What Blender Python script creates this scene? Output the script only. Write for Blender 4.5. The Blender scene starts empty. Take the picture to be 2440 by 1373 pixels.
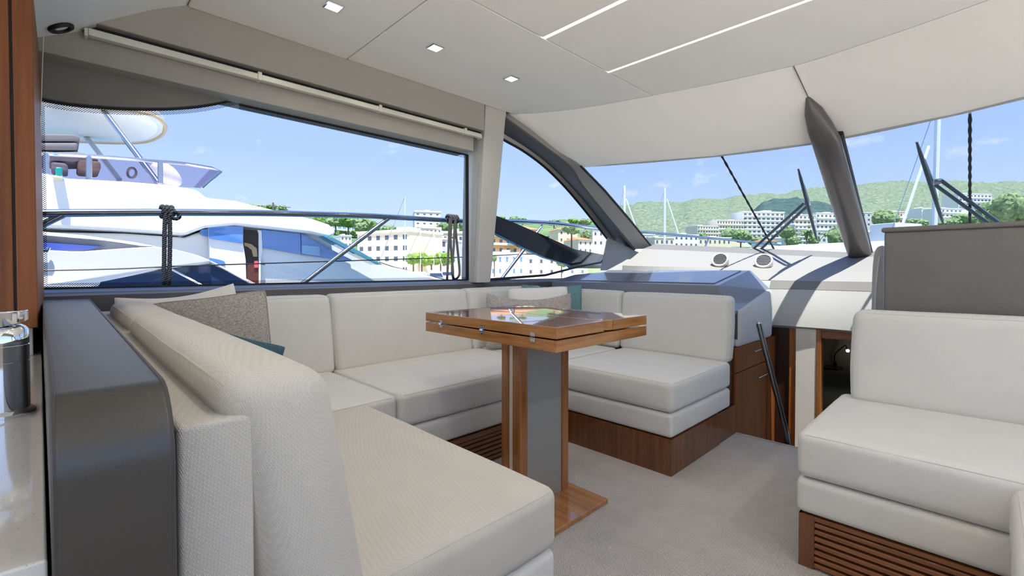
import bpy, bmesh, math, random
from mathutils import Vector, Matrix, noise
random.seed(11)
R = math.radians
scene = bpy.context.scene
C = scene.collection.objects

# ------------------------------------------------------------------ camera
F = 1095.0; EYE = Vector((0, 0, 1.05)); YAW = R(45.6); PITCH = R(1.0)
cam_d = bpy.data.cameras.new('camera'); cam = bpy.data.objects.new('camera', cam_d); C.link(cam)
cam.location = EYE; cam.rotation_euler = (R(90) - PITCH, 0, YAW)
cam_d.sensor_width = 36.0; cam_d.lens = F / 2440 * 36.0
V0 = 641 + F * math.tan(PITCH); cam_d.shift_y = (V0 - 686.5) / 2440
cam_d.clip_start = 0.02; cam_d.clip_end = 5000
scene.camera = cam
# ------------------------------------------------------------------ world: clear sky with thin cloud
w = bpy.data.worlds.new('sky'); scene.world = w; w.use_nodes = True
nt = w.node_tree; nt.nodes.clear(); N = nt.nodes.new; L = nt.links.new
out = N('ShaderNodeOutputWorld'); bg = N('ShaderNodeBackground'); tc = N('ShaderNodeTexCoord'); sp = N('ShaderNodeSeparateXYZ')
L(tc.outputs['Generated'], sp.inputs[0])
cr = N('ShaderNodeValToRGB'); e = cr.color_ramp.elements
e[0].position = 0.0; e[0].color = (0.62, 0.76, 1.0, 1); e[1].position = 0.75; e[1].color = (0.20, 0.38, 0.86, 1)
k = e.new(0.22); k.color = (0.40, 0.56, 0.92, 1)
L(sp.outputs['Z'], cr.inputs[0])
mp = N('ShaderNodeMapping'); mp.inputs['Scale'].default_value = (5, 5, 9); L(tc.outputs['Generated'], mp.inputs[0])
nz = N('ShaderNodeTexNoise'); nz.inputs['Scale'].default_value = 1.6; nz.inputs['Detail'].default_value = 7; nz.inputs['Roughness'].default_value = .62
L(mp.outputs[0], nz.inputs['Vector'])
c2 = N('ShaderNodeValToRGB'); c2.color_ramp.elements[0].position = .60; c2.color_ramp.elements[1].position = .80
c2.color_ramp.elements[1].color = (.75, .75, .75, 1); L(nz.outputs['Fac'], c2.inputs[0])
mx = N('ShaderNodeMixRGB'); mx.inputs[2].default_value = (1, 1, 1, 1); L(c2.outputs[0], mx.inputs[0]); L(cr.outputs[0], mx.inputs[1])
L(mx.outputs[0], bg.inputs[0]); bg.inputs[1].default_value = 1.0; L(bg.outputs[0], out.inputs[0])
# ------------------------------------------------------------------ sun
sl = bpy.data.lights.new('sun', 'SUN'); sl.energy = 7.5; sl.angle = R(0.6); sl.color = (1, .95, .86)
sun = bpy.data.objects.new('sun', sl); C.link(sun)
SUN = Vector((-.27, .12, -.955)); sun.rotation_euler = SUN.to_track_quat('-Z', 'Y').to_euler(); sun.location = (3, 3, 30)
# ------------------------------------------------------------------ exposure
vs = scene.view_settings
vs.view_transform = 'Standard'; vs.look = 'None'; vs.gamma = 1.0; vs.use_curve_mapping = False; vs.exposure = 1.0
scene.cycles.max_bounces = 10; scene.cycles.diffuse_bounces = 6; scene.cycles.transparent_max_bounces = 16
scene.cycles.caustics_reflective = False; scene.cycles.caustics_refractive = False
SPOT_W = 1.5

# ------------------------------------------------------------------ pixel helpers (photo pixel -> direction; distance from the surface it lies on)
FWD = Vector((-math.sin(YAW) * math.cos(PITCH), math.cos(YAW) * math.cos(PITCH), -math.sin(PITCH)))
RGT = Vector((math.cos(YAW), math.sin(YAW), 0)); UPV = RGT.cross(FWD)
def ray(u, v): return FWD + RGT * ((u - 1220) / F) - UPV * ((v - V0) / F)
def px(u, v, ax, val):
    d = ray(u, v); i = 'xyz'.index(ax); return EYE + d * ((val - EYE[i]) / d[i])
def pxp(u, v, p, n):
    d = ray(u, v); return EYE + d * ((p - EYE).dot(n) / d.dot(n))
def far(u, v, d): return EYE + ray(u, v) * d

# ------------------------------------------------------------------ mesh helpers
def wloc(o):
    v = Vector((0, 0, 0))
    while o: v += o.location; o = o.parent
    return v
def _seam(surf, h, ax, sg, nn):
    """closed line along the rounded rim of one face of a soft box"""
    b, d = (ax + 1) % 3, (ax + 2) % 3; P = []
    cor = [(-1, -1), (1, -1), (1, 1), (-1, 1)]
    for i in range(4):
        (a0, b0), (a1, b1) = cor[i], cor[(i + 1) % 4]
        for k in range(nn):
            ln_ = 2 * (h[b] if a0 != a1 else h[d]); g_ = min(.3, .030 / ln_); t = g_ + (1 - 2 * g_) * k / (nn - 1); p = [0, 0, 0]; p[ax] = sg * h[ax]; p[b] = (a0 + (a1 - a0) * t) * h[b]; p[d] = (b0 + (b1 - b0) * t) * h[d]; P.append(surf(p))
    return P
class MB:
    def __init__(s): s.v = []; s.f = []; s.b = 0
    def add(s, vs_, fs): n = len(s.v); s.v += [Vector(p) for p in vs_]; s.f += [[n + i for i in f] for f in fs]; return s
    def box(s, x0, x1, y0, y1, z0, z1):
        if x0 > x1: x0, x1 = x1, x0
        if y0 > y1: y0, y1 = y1, y0
        if z0 > z1: z0, z1 = z1, z0
        return s.add([(x0, y0, z0), (x1, y0, z0), (x1, y1, z0), (x0, y1, z0), (x0, y0, z1), (x1, y0, z1), (x1, y1, z1), (x0, y1, z1)],
                     [(0, 3, 2, 1), (4, 5, 6, 7), (0, 1, 5, 4), (1, 2, 6, 5), (2, 3, 7, 6), (3, 0, 4, 7)])
    def prism(s, pts, d):
        """polygon (3d points) swept along d"""
        n = len(pts); d = Vector(d); a = [Vector(p) for p in pts]
        return s.add(a + [p + d for p in a], [list(range(n - 1, -1, -1)), list(range(n, 2 * n))] + [(i, (i + 1) % n, n + (i + 1) % n, n + i) for i in range(n)])
    def strip(s, A, B):
        n = len(A); return s.add(list(A) + list(B), [(i, i + 1, n + i + 1, n + i) for i in range(n - 1)])
    def loft(s, rows):
        n = len(rows[0]); vv = [p for r in rows for p in r]
        return s.add(vv, [(j * n + i, j * n + i + 1, (j + 1) * n + i + 1, (j + 1) * n + i) for j in range(len(rows) - 1) for i in range(n - 1)])
    def tube(s, path, r, n=10, flat=1.0, caps=True, closed=False):
        P = [Vector(p) for p in path]; m = len(P); rs = r if isinstance(r, (list, tuple)) else [r] * m
        T = []
        for i in range(m):
            a = P[(i - 1) % m] if (closed or i > 0) else P[i]; b = P[(i + 1) % m] if (closed or i < m - 1) else P[i]
            T.append((b - a).normalized())
        u = T[0].orthogonal().normalized(); rows = []
        if abs(T[0].z) < .9: u = T[0].cross(Vector((0, 0, 1))).normalized()
        for i in range(m):
            u = (u - T[i] * u.dot(T[i])).normalized(); w_ = T[i].cross(u)
            rows.append([P[i] + (u * math.cos(2 * math.pi * k / n) + w_ * flat * math.sin(2 * math.pi * k / n)) * rs[i] for k in range(n)])
        vv = [p for q in rows for p in q]; ff = []
        for j in range(m if closed else m - 1):
            for k in range(n):
                j2 = (j + 1) % m; ff.append((j * n + k, j * n + (k + 1) % n, j2 * n + (k + 1) % n, j2 * n + k))
        if caps and not closed: ff += [list(range(n - 1, -1, -1)), [(m - 1) * n + k for k in range(n)]]
        return s.add(vv, ff)
    def lathe(s, prof, c, axis=(0, 0, 1), n=24):
        c = Vector(c); ax = Vector(axis).normalized(); u = ax.orthogonal().normalized(); w_ = ax.cross(u); vv = []; ff = []
        for r, h in prof:
            vv += [c + ax * h + (u * math.cos(2 * math.pi * k / n) + w_ * math.sin(2 * math.pi * k / n)) * max(r, 1e-5) for k in range(n)]
        for j in range(len(prof) - 1):
            for k in range(n): ff.append((j * n + k, j * n + (k + 1) % n, (j + 1) * n + (k + 1) % n, (j + 1) * n + k))
        ff += [list(range(n - 1, -1, -1)), [(len(prof) - 1) * n + k for k in range(n)]]
        return s.add(vv, ff)
    def rbox(s, x0, x1, y0, y1, z0, z1, r, puff=(0, 0, 0), k=8, fn=None, wob=0.0):
        c = Vector(((x0 + x1) / 2, (y0 + y1) / 2, (z0 + z1) / 2)); h = Vector((abs(x1 - x0) / 2, abs(y1 - y0) / 2, abs(z1 - z0) / 2))
        r = min(r, min(h) * .98)
        def co(hh):
            e_ = [-hh + r * (1 - math.cos(math.pi / 2 * i / 4)) ** 1 for i in range(5)]; e_ = [-hh + r * t for t in (0, .25, .5, .75, 1)]
            mid = [-hh + r + (2 * hh - 2 * r) * i / k for i in range(1, k)]
            return e_ + mid + [-q for q in reversed(e_)]
        cs = [co(h[i]) for i in range(3)]; ids = {}; vv = []; ff = []
        def vert(p):
            key = tuple(round(q, 6) for q in p)
            if key in ids: return ids[key]
            p = Vector(p); inn = Vector([max(-(h[i] - r), min(h[i] - r, p[i])) for i in range(3)]); d = p - inn
            if d.length > 1e-9:
                m_ = max(abs(q) for q in d); d = d.normalized() * m_ if False else d.normalized() * r
            q = inn + d
            t = [max(0, 1 - (q[i] / h[i]) ** 2) for i in range(3)]
            q = q + Vector((puff[0] * t[1] * t[2] * q.x / h.x, puff[1] * t[0] * t[2] * q.y / h.y, puff[2] * t[0] * t[1] * q.z / h.z))
            q = q + c
            if wob:
                nn = noise.noise_vector(q * 5.0) + .5 * noise.noise_vector(q * 13.0); q = q + nn * wob
            if fn: q = Vector(fn(q))
            ids[key] = len(vv); vv.append(q); return ids[key]
        s.cut = len(s.v)
        def surf(p):
            ids.clear(); n0 = len(vv); i_ = vert(p); q = vv[i_]; del vv[n0:]; ids.clear(); return q
        s.surf_args = (surf, h)
        for a in range(3):
            b, d_ = (a + 1) % 3, (a + 2) % 3
            for sg in (-1, 1):
                for i in range(len(cs[b]) - 1):
                    for j in range(len(cs[d_]) - 1):
                        f = []
                        for (ii, jj) in ((i, j), (i + 1, j), (i + 1, j + 1), (i, j + 1)):
                            p = [0, 0, 0]; p[a] = sg * h[a]; p[b] = cs[b][ii]; p[d_] = cs[d_][jj]; f.append(vert(p))
                        ff.append(f if sg > 0 else f[::-1])
        vv_keep = list(vv); s.seam = lambda ax, sg, nn=14: _seam(surf, h, ax, sg, nn)
        return s.add(vv_keep, ff)
    def sphere(s, c, r, n=12, sc=(1, 1, 1)):
        pr = []
        vv = []; ff = []; m = n // 2
        for j in range(m + 1):
            a = math.pi * j / m - math.pi / 2
            for k in range(n):
                t = 2 * math.pi * k / n; vv.append(Vector(c) + Vector((math.cos(a) * math.cos(t) * sc[0], math.cos(a) * math.sin(t) * sc[1], math.sin(a) * sc[2])) * r)
        for j in range(m):
            for k in range(n): ff.append((j * n + k, j * n + (k + 1) % n, (j + 1) * n + (k + 1) % n, (j + 1) * n + k))
        return s.add(vv, ff)
    def build(s, name, m, parent=None, smooth=False, bevel=0, seg=2, sub=0, solid=0, off=0, base=None):
        if parent: o0 = wloc(parent)
        else:
            xs = [p.x for p in s.v]; ys = [p.y for p in s.v]; zs = [p.z for p in s.v]
            o0 = Vector(base) if base else Vector(((min(xs) + max(xs)) / 2, (min(ys) + max(ys)) / 2, min(zs)))
        me = bpy.data.meshes.new(name); me.from_pydata([tuple(p - o0) for p in s.v], [], s.f); me.validate()
        bm = bmesh.new(); bm.from_mesh(me); bmesh.ops.remove_doubles(bm, verts=bm.verts, dist=1e-6)
        bmesh.ops.recalc_face_normals(bm, faces=bm.faces)
        if bevel:
            ed = [q for q in bm.edges if len(q.link_faces) == 2 and q.calc_face_angle(0) > R(28)]
            bmesh.ops.bevel(bm, geom=ed, offset=bevel, segments=seg, profile=.5, affect='EDGES', clamp_overlap=True)
        bm.to_mesh(me); bm.free()
        if m: me.materials.append(m)
        o = bpy.data.objects.new(name, me); C.link(o)
        if parent: o.parent = parent
        else: o.location = o0
        if smooth or bevel:
            me.polygons.foreach_set('use_smooth', [True] * len(me.polygons)); me.set_sharp_from_angle(angle=R(40 if smooth else 50))
            if bevel:
                q = o.modifiers.new('wn', 'WEIGHTED_NORMAL'); q.keep_sharp = True
        if solid:
            at = me.attributes.get('sharp_edge') or me.attributes.new('sharp_edge', 'BOOLEAN', 'EDGE'); cnt_ = [0] * len(me.edges)
            for lp_ in me.loops: cnt_[lp_.edge_index] += 1
            for i_, c_ in enumerate(cnt_):
                if c_ == 1: at.data[i_].value = True
            q = o.modifiers.new('solid', 'SOLIDIFY'); q.thickness = solid; q.offset = off
        if sub:
            q = o.modifiers.new('sub', 'SUBSURF'); q.levels = sub; q.render_levels = sub
        return o
def tag(o, label, cat, group=None, kind=None):
    o['label'] = label; o['category'] = cat
    if group: o['group'] = group
    if kind: o['kind'] = kind
    return o
def struct(o, label=None, cat=None):
    o['kind'] = 'structure'
    if label: o['label'] = label
    if cat: o['category'] = cat
    return o
def thing(name, loc, label, cat, group=None, kind=None):
    o = bpy.data.objects.new(name, None); o.empty_display_size = .1; C.link(o); o.location = loc
    return tag(o, label, cat, group, kind)
def inst(src, name, parent, loc, rot=None, scale=None):
    o = bpy.data.objects.new(name, src.data); C.link(o); o.parent = parent; o.location = loc
    if rot: o.rotation_euler = rot
    if scale: o.scale = scale
    return o
def copy_tree(o, parent=None):
    c = o.copy(); C.link(c); c.parent = parent
    for ch in list(o.children): copy_tree(ch, c)
    return c
def resample(P, n):
    P = [Vector(p) for p in P]; d = [0]
    for i in range(1, len(P)): d.append(d[-1] + (P[i] - P[i - 1]).length)
    outp = []
    for k in range(n):
        t = d[-1] * k / (n - 1); i = 1
        while i < len(P) - 1 and d[i] < t: i += 1
        a = (t - d[i - 1]) / max(1e-9, d[i] - d[i - 1]); outp.append(P[i - 1].lerp(P[i], a))
    return outp
def spline(P, n):
    """Catmull-Rom through P"""
    P = [Vector(p) for p in P]; o_ = []; m = len(P) - 1
    for k in range(n):
        t = m * k / (n - 1); i = min(int(t), m - 1); f = t - i
        p0, p1, p2, p3 = P[max(i - 1, 0)], P[i], P[i + 1], P[min(i + 2, m)]
        o_.append(.5 * ((2 * p1) + (p2 - p0) * f + (2 * p0 - 5 * p1 + 4 * p2 - p3) * f * f + (3 * p1 - p0 - 3 * p2 + p3) * f ** 3))
    return o_

# ------------------------------------------------------------------ materials
MT = {}
def new_mat(name):
    m = bpy.data.materials.new(name); m.use_nodes = True; t = m.node_tree; b = t.nodes['Principled BSDF']; MT[name] = m
    return m, t, b
def sock(b, k, v):
    if k in b.inputs: b.inputs[k].default_value = v
def plain(name, col, rough=.5, metal=0, coat=0, spec=.5, var=0.0, vscale=6, bump=0, bscale=60, emit=None, es=0, trans=0, alpha=1):
    m, t, b = new_mat(name); c = (*col, 1)
    sock(b, 'Base Color', c); sock(b, 'Roughness', rough); sock(b, 'Metallic', metal); sock(b, 'Coat Weight', coat); sock(b, 'Coat Roughness', .05)
    sock(b, 'Specular IOR Level', spec); sock(b, 'Transmission Weight', trans)
    if emit: sock(b, 'Emission Color', (*emit, 1)); sock(b, 'Emission Strength', es)
    n = t.nodes; l = t.links
    if var or bump: tc_ = n.new('ShaderNodeTexCoord')
    if var:
        z = n.new('ShaderNodeTexNoise'); z.inputs['Scale'].default_value = vscale; z.inputs['Detail'].default_value = 5; l.new(tc_.outputs['Object'], z.inputs['Vector'])
        q = n.new('ShaderNodeMixRGB'); q.inputs[1].default_value = (*[x * (1 - var) for x in col], 1); q.inputs[2].default_value = (*[min(1, x * (1 + var)) for x in col], 1)
        l.new(z.outputs['Fac'], q.inputs[0]); l.new(q.outputs[0], b.inputs['Base Color'])
    if bump:
        z2 = n.new('ShaderNodeTexNoise'); z2.inputs['Scale'].default_value = bscale; z2.inputs['Detail'].default_value = 4; l.new(tc_.outputs['Object'], z2.inputs['Vector'])
        bp = n.new('ShaderNodeBump'); bp.inputs['Strength'].default_value = bump; bp.inputs['Distance'].default_value = .004
        l.new(z2.outputs['Fac'], bp.inputs['Height']); l.new(bp.outputs[0], b.inputs['Normal'])
    return m
def weave(name, col, freq=1300, bump=.35, var=.05, rough=.9, dark=.82, diag=True):
    """woven cloth: crossed threads in relief, slight tint between threads"""
    m, t, b = new_mat(name); n = t.nodes; l = t.links; sock(b, 'Roughness', rough); sock(b, 'Specular IOR Level', .2); sock(b, 'Sheen Weight', .15)
    tc_ = n.new('ShaderNodeTexCoord'); mp_ = n.new('ShaderNodeMapping'); l.new(tc_.outputs['Object'], mp_.inputs[0])
    if diag: mp_.inputs['Rotation'].default_value = (R(38), R(33), R(41))
    sx = n.new('ShaderNodeSeparateXYZ'); l.new(mp_.outputs[0], sx.inputs[0]); sn = []
    for a in 'XYZ':
        q = n.new('ShaderNodeMath'); q.operation = 'MULTIPLY'; q.inputs[1].default_value = freq; l.new(sx.outputs[a], q.inputs[0])
        s_ = n.new('ShaderNodeMath'); s_.operation = 'SINE'; l.new(q.outputs[0], s_.inputs[0]); sn.append(s_)
    def mth(op, a, c):
        q = n.new('ShaderNodeMath'); q.operation = op; l.new(a.outputs[0], q.inputs[0]); l.new(c.outputs[0], q.inputs[1]); return q
    h = mth('ADD', mth('ADD', mth('MULTIPLY', sn[0], sn[1]), mth('MULTIPLY', sn[1], sn[2])), mth('MULTIPLY', sn[0], sn[2]))
    bp = n.new('ShaderNodeBump'); bp.inputs['Strength'].default_value = bump; bp.inputs['Distance'].default_value = .0015; l.new(h.outputs[0], bp.inputs['Height']); l.new(bp.outputs[0], b.inputs['Normal'])
    z = n.new('ShaderNodeTexNoise'); z.inputs['Scale'].default_value = 9; z.inputs['Detail'].default_value = 4; l.new(tc_.outputs['Object'], z.inputs['Vector'])
    q = n.new('ShaderNodeMixRGB'); q.inputs[1].default_value = (*[x * (1 - var) for x in col], 1); q.inputs[2].default_value = (*[min(1, x * (1 + var)) for x in col], 1); l.new(z.outputs['Fac'], q.inputs[0])
    mr = n.new('ShaderNodeMapRange'); mr.inputs['From Min'].default_value = -1; mr.inputs['From Max'].default_value = 1.4; mr.inputs['To Min'].default_value = dark; mr.inputs['To Max'].default_value = 1.0; l.new(h.outputs[0], mr.inputs['Value'])
    q2 = n.new('ShaderNodeMixRGB'); q2.blend_type = 'MULTIPLY'; q2.inputs[0].default_value = 1; l.new(q.outputs[0], q2.inputs[1]); l.new(mr.outputs[0], q2.inputs[2]); l.new(q2.outputs[0], b.inputs['Base Color'])
    return m
def melange(name, c0, c1, scale=120, stretch=(1, 1, 6), rough=.95, bump=.5):
    m, t, b = new_mat(name); n = t.nodes; l = t.links; sock(b, 'Roughness', rough); sock(b, 'Specular IOR Level', .15)
    tc_ = n.new('ShaderNodeTexCoord'); mp_ = n.new('ShaderNodeMapping'); mp_.inputs['Scale'].default_value = stretch; l.new(tc_.outputs['Object'], mp_.inputs[0])
    z = n.new('ShaderNodeTexNoise'); z.inputs['Scale'].default_value = scale; z.inputs['Detail'].default_value = 3; l.new(mp_.outputs[0], z.inputs['Vector'])
    r_ = n.new('ShaderNodeValToRGB'); r_.color_ramp.elements[0].position = .36; r_.color_ramp.elements[1].position = .64
    r_.color_ramp.elements[0].color = (*c0, 1); r_.color_ramp.elements[1].color = (*c1, 1); l.new(z.outputs['Fac'], r_.inputs[0]); l.new(r_.outputs[0], b.inputs['Base Color'])
    bp = n.new('ShaderNodeBump'); bp.inputs['Strength'].default_value = bump; bp.inputs['Distance'].default_value = .002; l.new(z.outputs['Fac'], bp.inputs['Height']); l.new(bp.outputs[0], b.inputs['Normal'])
    return m
def wood(name, c0, c1, c2_, axis='x', scale=34, rough=.28, coat=.6):
    m, t, b = new_mat(name); n = t.nodes; l = t.links; sock(b, 'Roughness', rough); sock(b, 'Coat Weight', coat); sock(b, 'Coat Roughness', .025)
    tc_ = n.new('ShaderNodeTexCoord'); mp_ = n.new('ShaderNodeMapping'); s3 = [1, 1, 1]; s3['xyz'.index(axis)] = .055; mp_.inputs['Scale'].default_value = s3; l.new(tc_.outputs['Object'], mp_.inputs[0])
    z = n.new('ShaderNodeTexNoise'); z.inputs['Scale'].default_value = scale; z.inputs['Detail'].default_value = 7; z.inputs['Roughness'].default_value = .6; z.inputs['Distortion'].default_value = .4; l.new(mp_.outputs[0], z.inputs['Vector'])
    z2 = n.new('ShaderNodeTexNoise'); z2.inputs['Scale'].default_value = scale * 6; z2.inputs['Detail'].default_value = 3; l.new(mp_.outputs[0], z2.inputs['Vector'])
    ad = n.new('ShaderNodeMixRGB'); ad.inputs[0].default_value = .3; l.new(z.outputs['Fac'], ad.inputs[1]); l.new(z2.outputs['Fac'], ad.inputs[2])
    r_ = n.new('ShaderNodeValToRGB'); el = r_.color_ramp.elements; el[0].position = .34; el[0].color = (*c0, 1); el[1].position = .66; el[1].color = (*c2_, 1); k_ = el.new(.5); k_.color = (*c1, 1)
    l.new(ad.outputs[0], r_.inputs[0]); l.new(r_.outputs[0], b.inputs['Base Color'])
    return m
def glassy(name, tint=(1, 1, 1), refl=.06, rough=0.0):
    """thin pane: straight-through light plus a Fresnel-like surface reflection"""
    m = bpy.data.materials.new(name); m.use_nodes = True; t = m.node_tree; t.nodes.clear(); n = t.nodes; l = t.links; MT[name] = m
    o = n.new('ShaderNodeOutputMaterial'); tr = n.new('ShaderNodeBsdfTransparent'); tr.inputs[0].default_value = (*tint, 1)
    g = n.new('ShaderNodeBsdfGlossy'); g.inputs['Roughness'].default_value = rough; lw = n.new('ShaderNodeLayerWeight'); lw.inputs[0].default_value = .12
    ml = n.new('ShaderNodeMath'); ml.operation = 'MULTIPLY'; ml.inputs[1].default_value = refl * 8; l.new(lw.outputs['Fresnel'], ml.inputs[0])
    cl = n.new('ShaderNodeClamp'); cl.inputs['Max'].default_value = .55; l.new(ml.outputs[0], cl.inputs[0])
    mx_ = n.new('ShaderNodeMixShader'); l.new(cl.outputs[0], mx_.inputs[0]); l.new(tr.outputs[0], mx_.inputs[1]); l.new(g.outputs[0], mx_.inputs[2]); l.new(mx_.outputs[0], o.inputs[0])
    return m
def frit(name, pitch=.0042):
    """black ceramic dots printed on glass"""
    m = bpy.data.materials.new(name); m.use_nodes = True; t = m.node_tree; t.nodes.clear(); n = t.nodes; l = t.links; MT[name] = m
    o = n.new('ShaderNodeOutputMaterial'); tr = n.new('ShaderNodeBsdfTransparent'); df = n.new('ShaderNodeBsdfDiffuse'); df.inputs[0].default_value = (.005, .005, .006, 1)
    tc_ = n.new('ShaderNodeTexCoord'); sx = n.new('ShaderNodeSeparateXYZ'); l.new(tc_.outputs['Object'], sx.inputs[0]); ss = []
    for a in 'YZ':
        q = n.new('ShaderNodeMath'); q.operation = 'MULTIPLY'; q.inputs[1].default_value = math.pi / pitch; l.new(sx.outputs[a], q.inputs[0])
        s_ = n.new('ShaderNodeMath'); s_.operation = 'SINE'; l.new(q.outputs[0], s_.inputs[0]); ss.append(s_)
    q = n.new('ShaderNodeMath'); q.operation = 'MULTIPLY'; l.new(ss[0].outputs[0], q.inputs[0]); l.new(ss[1].outputs[0], q.inputs[1])
    gt = n.new('ShaderNodeMath'); gt.operation = 'GREATER_THAN'; gt.inputs[1].default_value = .12; l.new(q.outputs[0], gt.inputs[0])
    mx_ = n.new('ShaderNodeMixShader'); l.new(gt.outputs[0], mx_.inputs[0]); l.new(tr.outputs[0], mx_.inputs[1]); l.new(df.outputs[0], mx_.inputs[2]); l.new(mx_.outputs[0], o.inputs[0])
    return m

M_sofa = weave('cream_fabric', (.68, .64, .555), freq=2100, bump=.25)
M_sofa_f = weave('cream_fabric_fine', (.76, .74, .675), freq=2300, bump=.25, dark=.9)
M_pipe = plain('cream_piping', (.60, .575, .52), .9)
M_carpet = weave('carpet_loop', (.72, .67, .61), freq=620, bump=1.0, var=.10, rough=1, dark=.62, diag=False)
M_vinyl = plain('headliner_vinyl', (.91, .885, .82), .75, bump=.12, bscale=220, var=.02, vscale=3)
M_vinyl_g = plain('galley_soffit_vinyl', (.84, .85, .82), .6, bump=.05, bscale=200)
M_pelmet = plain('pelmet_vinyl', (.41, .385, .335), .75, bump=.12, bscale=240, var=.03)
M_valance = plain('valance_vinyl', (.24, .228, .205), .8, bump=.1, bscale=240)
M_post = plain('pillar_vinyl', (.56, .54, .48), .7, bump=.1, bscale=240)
M_dark = plain('charcoal_paint', (.10, .093, .09), .55, bump=.1, bscale=180, var=.06)
M_dark2 = plain('graphite_satin', (.10, .092, .088), .6, spec=.2, bump=.04, bscale=200, var=.04)
M_console = plain('graphite_lid', (.20, .215, .255), .28, bump=.03, bscale=200, coat=.7)
M_black = plain('black_gasket', (.006, .006, .007), .5)
M_helm = plain('taupe_leather', (.165, .153, .136), .62, bump=.25, bscale=130, var=.12, vscale=9)
M_half = plain('slate_leather', (.034, .030, .025), .42, bump=.10, bscale=260, var=.15, vscale=14, coat=.0, spec=.9)
M_dash = plain('dash_pale', (.31, .30, .28), .7, bump=.1, bscale=300)
M_dashw = plain('dash_white_pad', (.44, .435, .415), .6, bump=.08, bscale=160)
M_dashg = plain('dash_grey', (.20, .19, .175), .7, bump=.1, bscale=300)
M_pad = plain('grey_padding', (.56, .57, .57), .6, bump=.08, bscale=160, var=.04)
M_teak = wood('teak_x', (.26, .095, .022), (.42, .175, .045), (.52, .235, .07), 'x', rough=.16, coat=1.0)
M_teak_y = wood('teak_y', (.26, .095, .022), (.42, .175, .045), (.52, .235, .07), 'y', rough=.16, coat=.6)
M_teak_z = wood('teak_z', (.20, .065, .016), (.33, .125, .033), (.42, .17, .05), 'z')
M_walz = wood('walnut_z', (.095, .030, .008), (.165, .056, .015), (.22, .08, .024), 'z', scale=40, rough=.35, coat=.4)
M_walx = wood('walnut_x', (.15, .048, .014), (.25, .09, .028), (.32, .12, .04), 'x', scale=40, rough=.35, coat=.4)
M_waly = wood('walnut_y', (.12, .04, .013), (.20, .072, .025), (.26, .10, .035), 'y', scale=40, rough=.35, coat=.4)
M_cab = wood('cherry_z', (.14, .038, .006), (.21, .062, .010), (.26, .085, .016), 'z', scale=16, rough=.5, coat=.0)
M_darkwood = wood('wenge_z', (.02, .008, .006), (.035, .014, .01), (.05, .02, .014), 'z', rough=.3)
M_chrome = plain('chrome', (.82, .83, .85), .06, 1)
M_steel = plain('stainless', (.55, .57, .60), .16, 1)
M_steel_b = plain('brushed_steel', (.40, .41, .40), .38, 1, bump=.05, bscale=300)
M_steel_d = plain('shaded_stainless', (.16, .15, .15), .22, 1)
M_alu = plain('cream_aluminium', (.74, .72, .62), .35, .2)
M_white = plain('white_gelcoat', (.86, .86, .85), .25, coat=.5)
M_white_sh = plain('white_gelcoat_matte', (.84, .85, .85), .45)
M_blue_gl = plain('blue_tinted_glass', (.10, .25, .62), .06, .0, spec=1, coat=.6)
M_teal_gl = plain('teal_windscreen', (.03, .22, .30), .05, spec=1, coat=1)
M_dk_gl = plain('dark_smoked_glass', (.02, .045, .12), .05, spec=1, coat=1)
M_smoke = glassy('smoked_screen', (.80, .77, .84), .06)
M_glass = glassy('cabin_glass', (.78, .785, .79), .035)
M_glass_w = glassy('windscreen_glass', (.73, .745, .76), .05)
M_frit = frit('frit_dots')
M_quartz, t_, b_ = new_mat('quartz_counter')
sock(b_, 'Roughness', .12); sock(b_, 'Coat Weight', .4)
_tc = t_.nodes.new('ShaderNodeTexCoord'); _v = t_.nodes.new('ShaderNodeTexVoronoi'); _v.inputs['Scale'].default_value = 190; t_.links.new(_tc.outputs['Object'], _v.inputs['Vector'])
_n = t_.nodes.new('ShaderNodeTexNoise'); _n.inputs['Scale'].default_value = 90; t_.links.new(_tc.outputs['Object'], _n.inputs['Vector'])
_r = t_.nodes.new('ShaderNodeValToRGB'); _r.color_ramp.elements[0].position = .12; _r.color_ramp.elements[0].color = (.30, .29, .26, 1); _r.color_ramp.elements[1].position = .22; _r.color_ramp.elements[1].color = (.66, .65, .60, 1)
_a = t_.nodes.new('ShaderNodeMath'); _a.operation = 'ADD'; _s = t_.nodes.new('ShaderNodeMath'); _s.operation = 'MULTIPLY_ADD'; _s.inputs[1].default_value = .5; _s.inputs[2].default_value = -.18
t_.links.new(_n.outputs['Fac'], _s.inputs[0]); t_.links.new(_v.outputs['Distance'], _a.inputs[0]); t_.links.new(_s.outputs[0], _a.inputs[1]); t_.links.new(_a.outputs[0], _r.inputs[0]); t_.links.new(_r.outputs[0], b_.inputs['Base Color'])
M_led = plain('warm_led', (1, .95, .85), .5, emit=(1, .93, .78), es=2.2)
M_lens = plain('lamp_lens', (1, .95, .85), .4, emit=(1, .88, .62), es=1.6)
M_rope = plain('navy_rope', (.045, .055, .075), .9, bump=.6, bscale=500)
M_rope2 = plain('grey_rope', (.10, .095, .10), .9, bump=.6, bscale=500)
M_wiper = plain('wiper_arm', (.17, .26, .33), .45, .2)
M_cord = plain('black_cord', (.015, .02, .03), .7)

# =================================================================== ROOM SHELL
CX = -.75                                   # centre line of the boat
def mirror(p): return Vector((2 * CX - p[0], p[1], p[2]))
# floor: carpeted saloon sole, ending at the companionway steps
fl = MB(); fl.prism([(-2.70, -2.6, 0), (1.2, -2.6, 0), (1.2, 3.065, 0), (-2.70, 3.065, 0)], (0, 0, -.05))
floor = struct(fl.build('floor', M_carpet, base=(0, 0, -.05)), 'beige loop-pile carpet over the saloon floor', 'floor')
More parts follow.
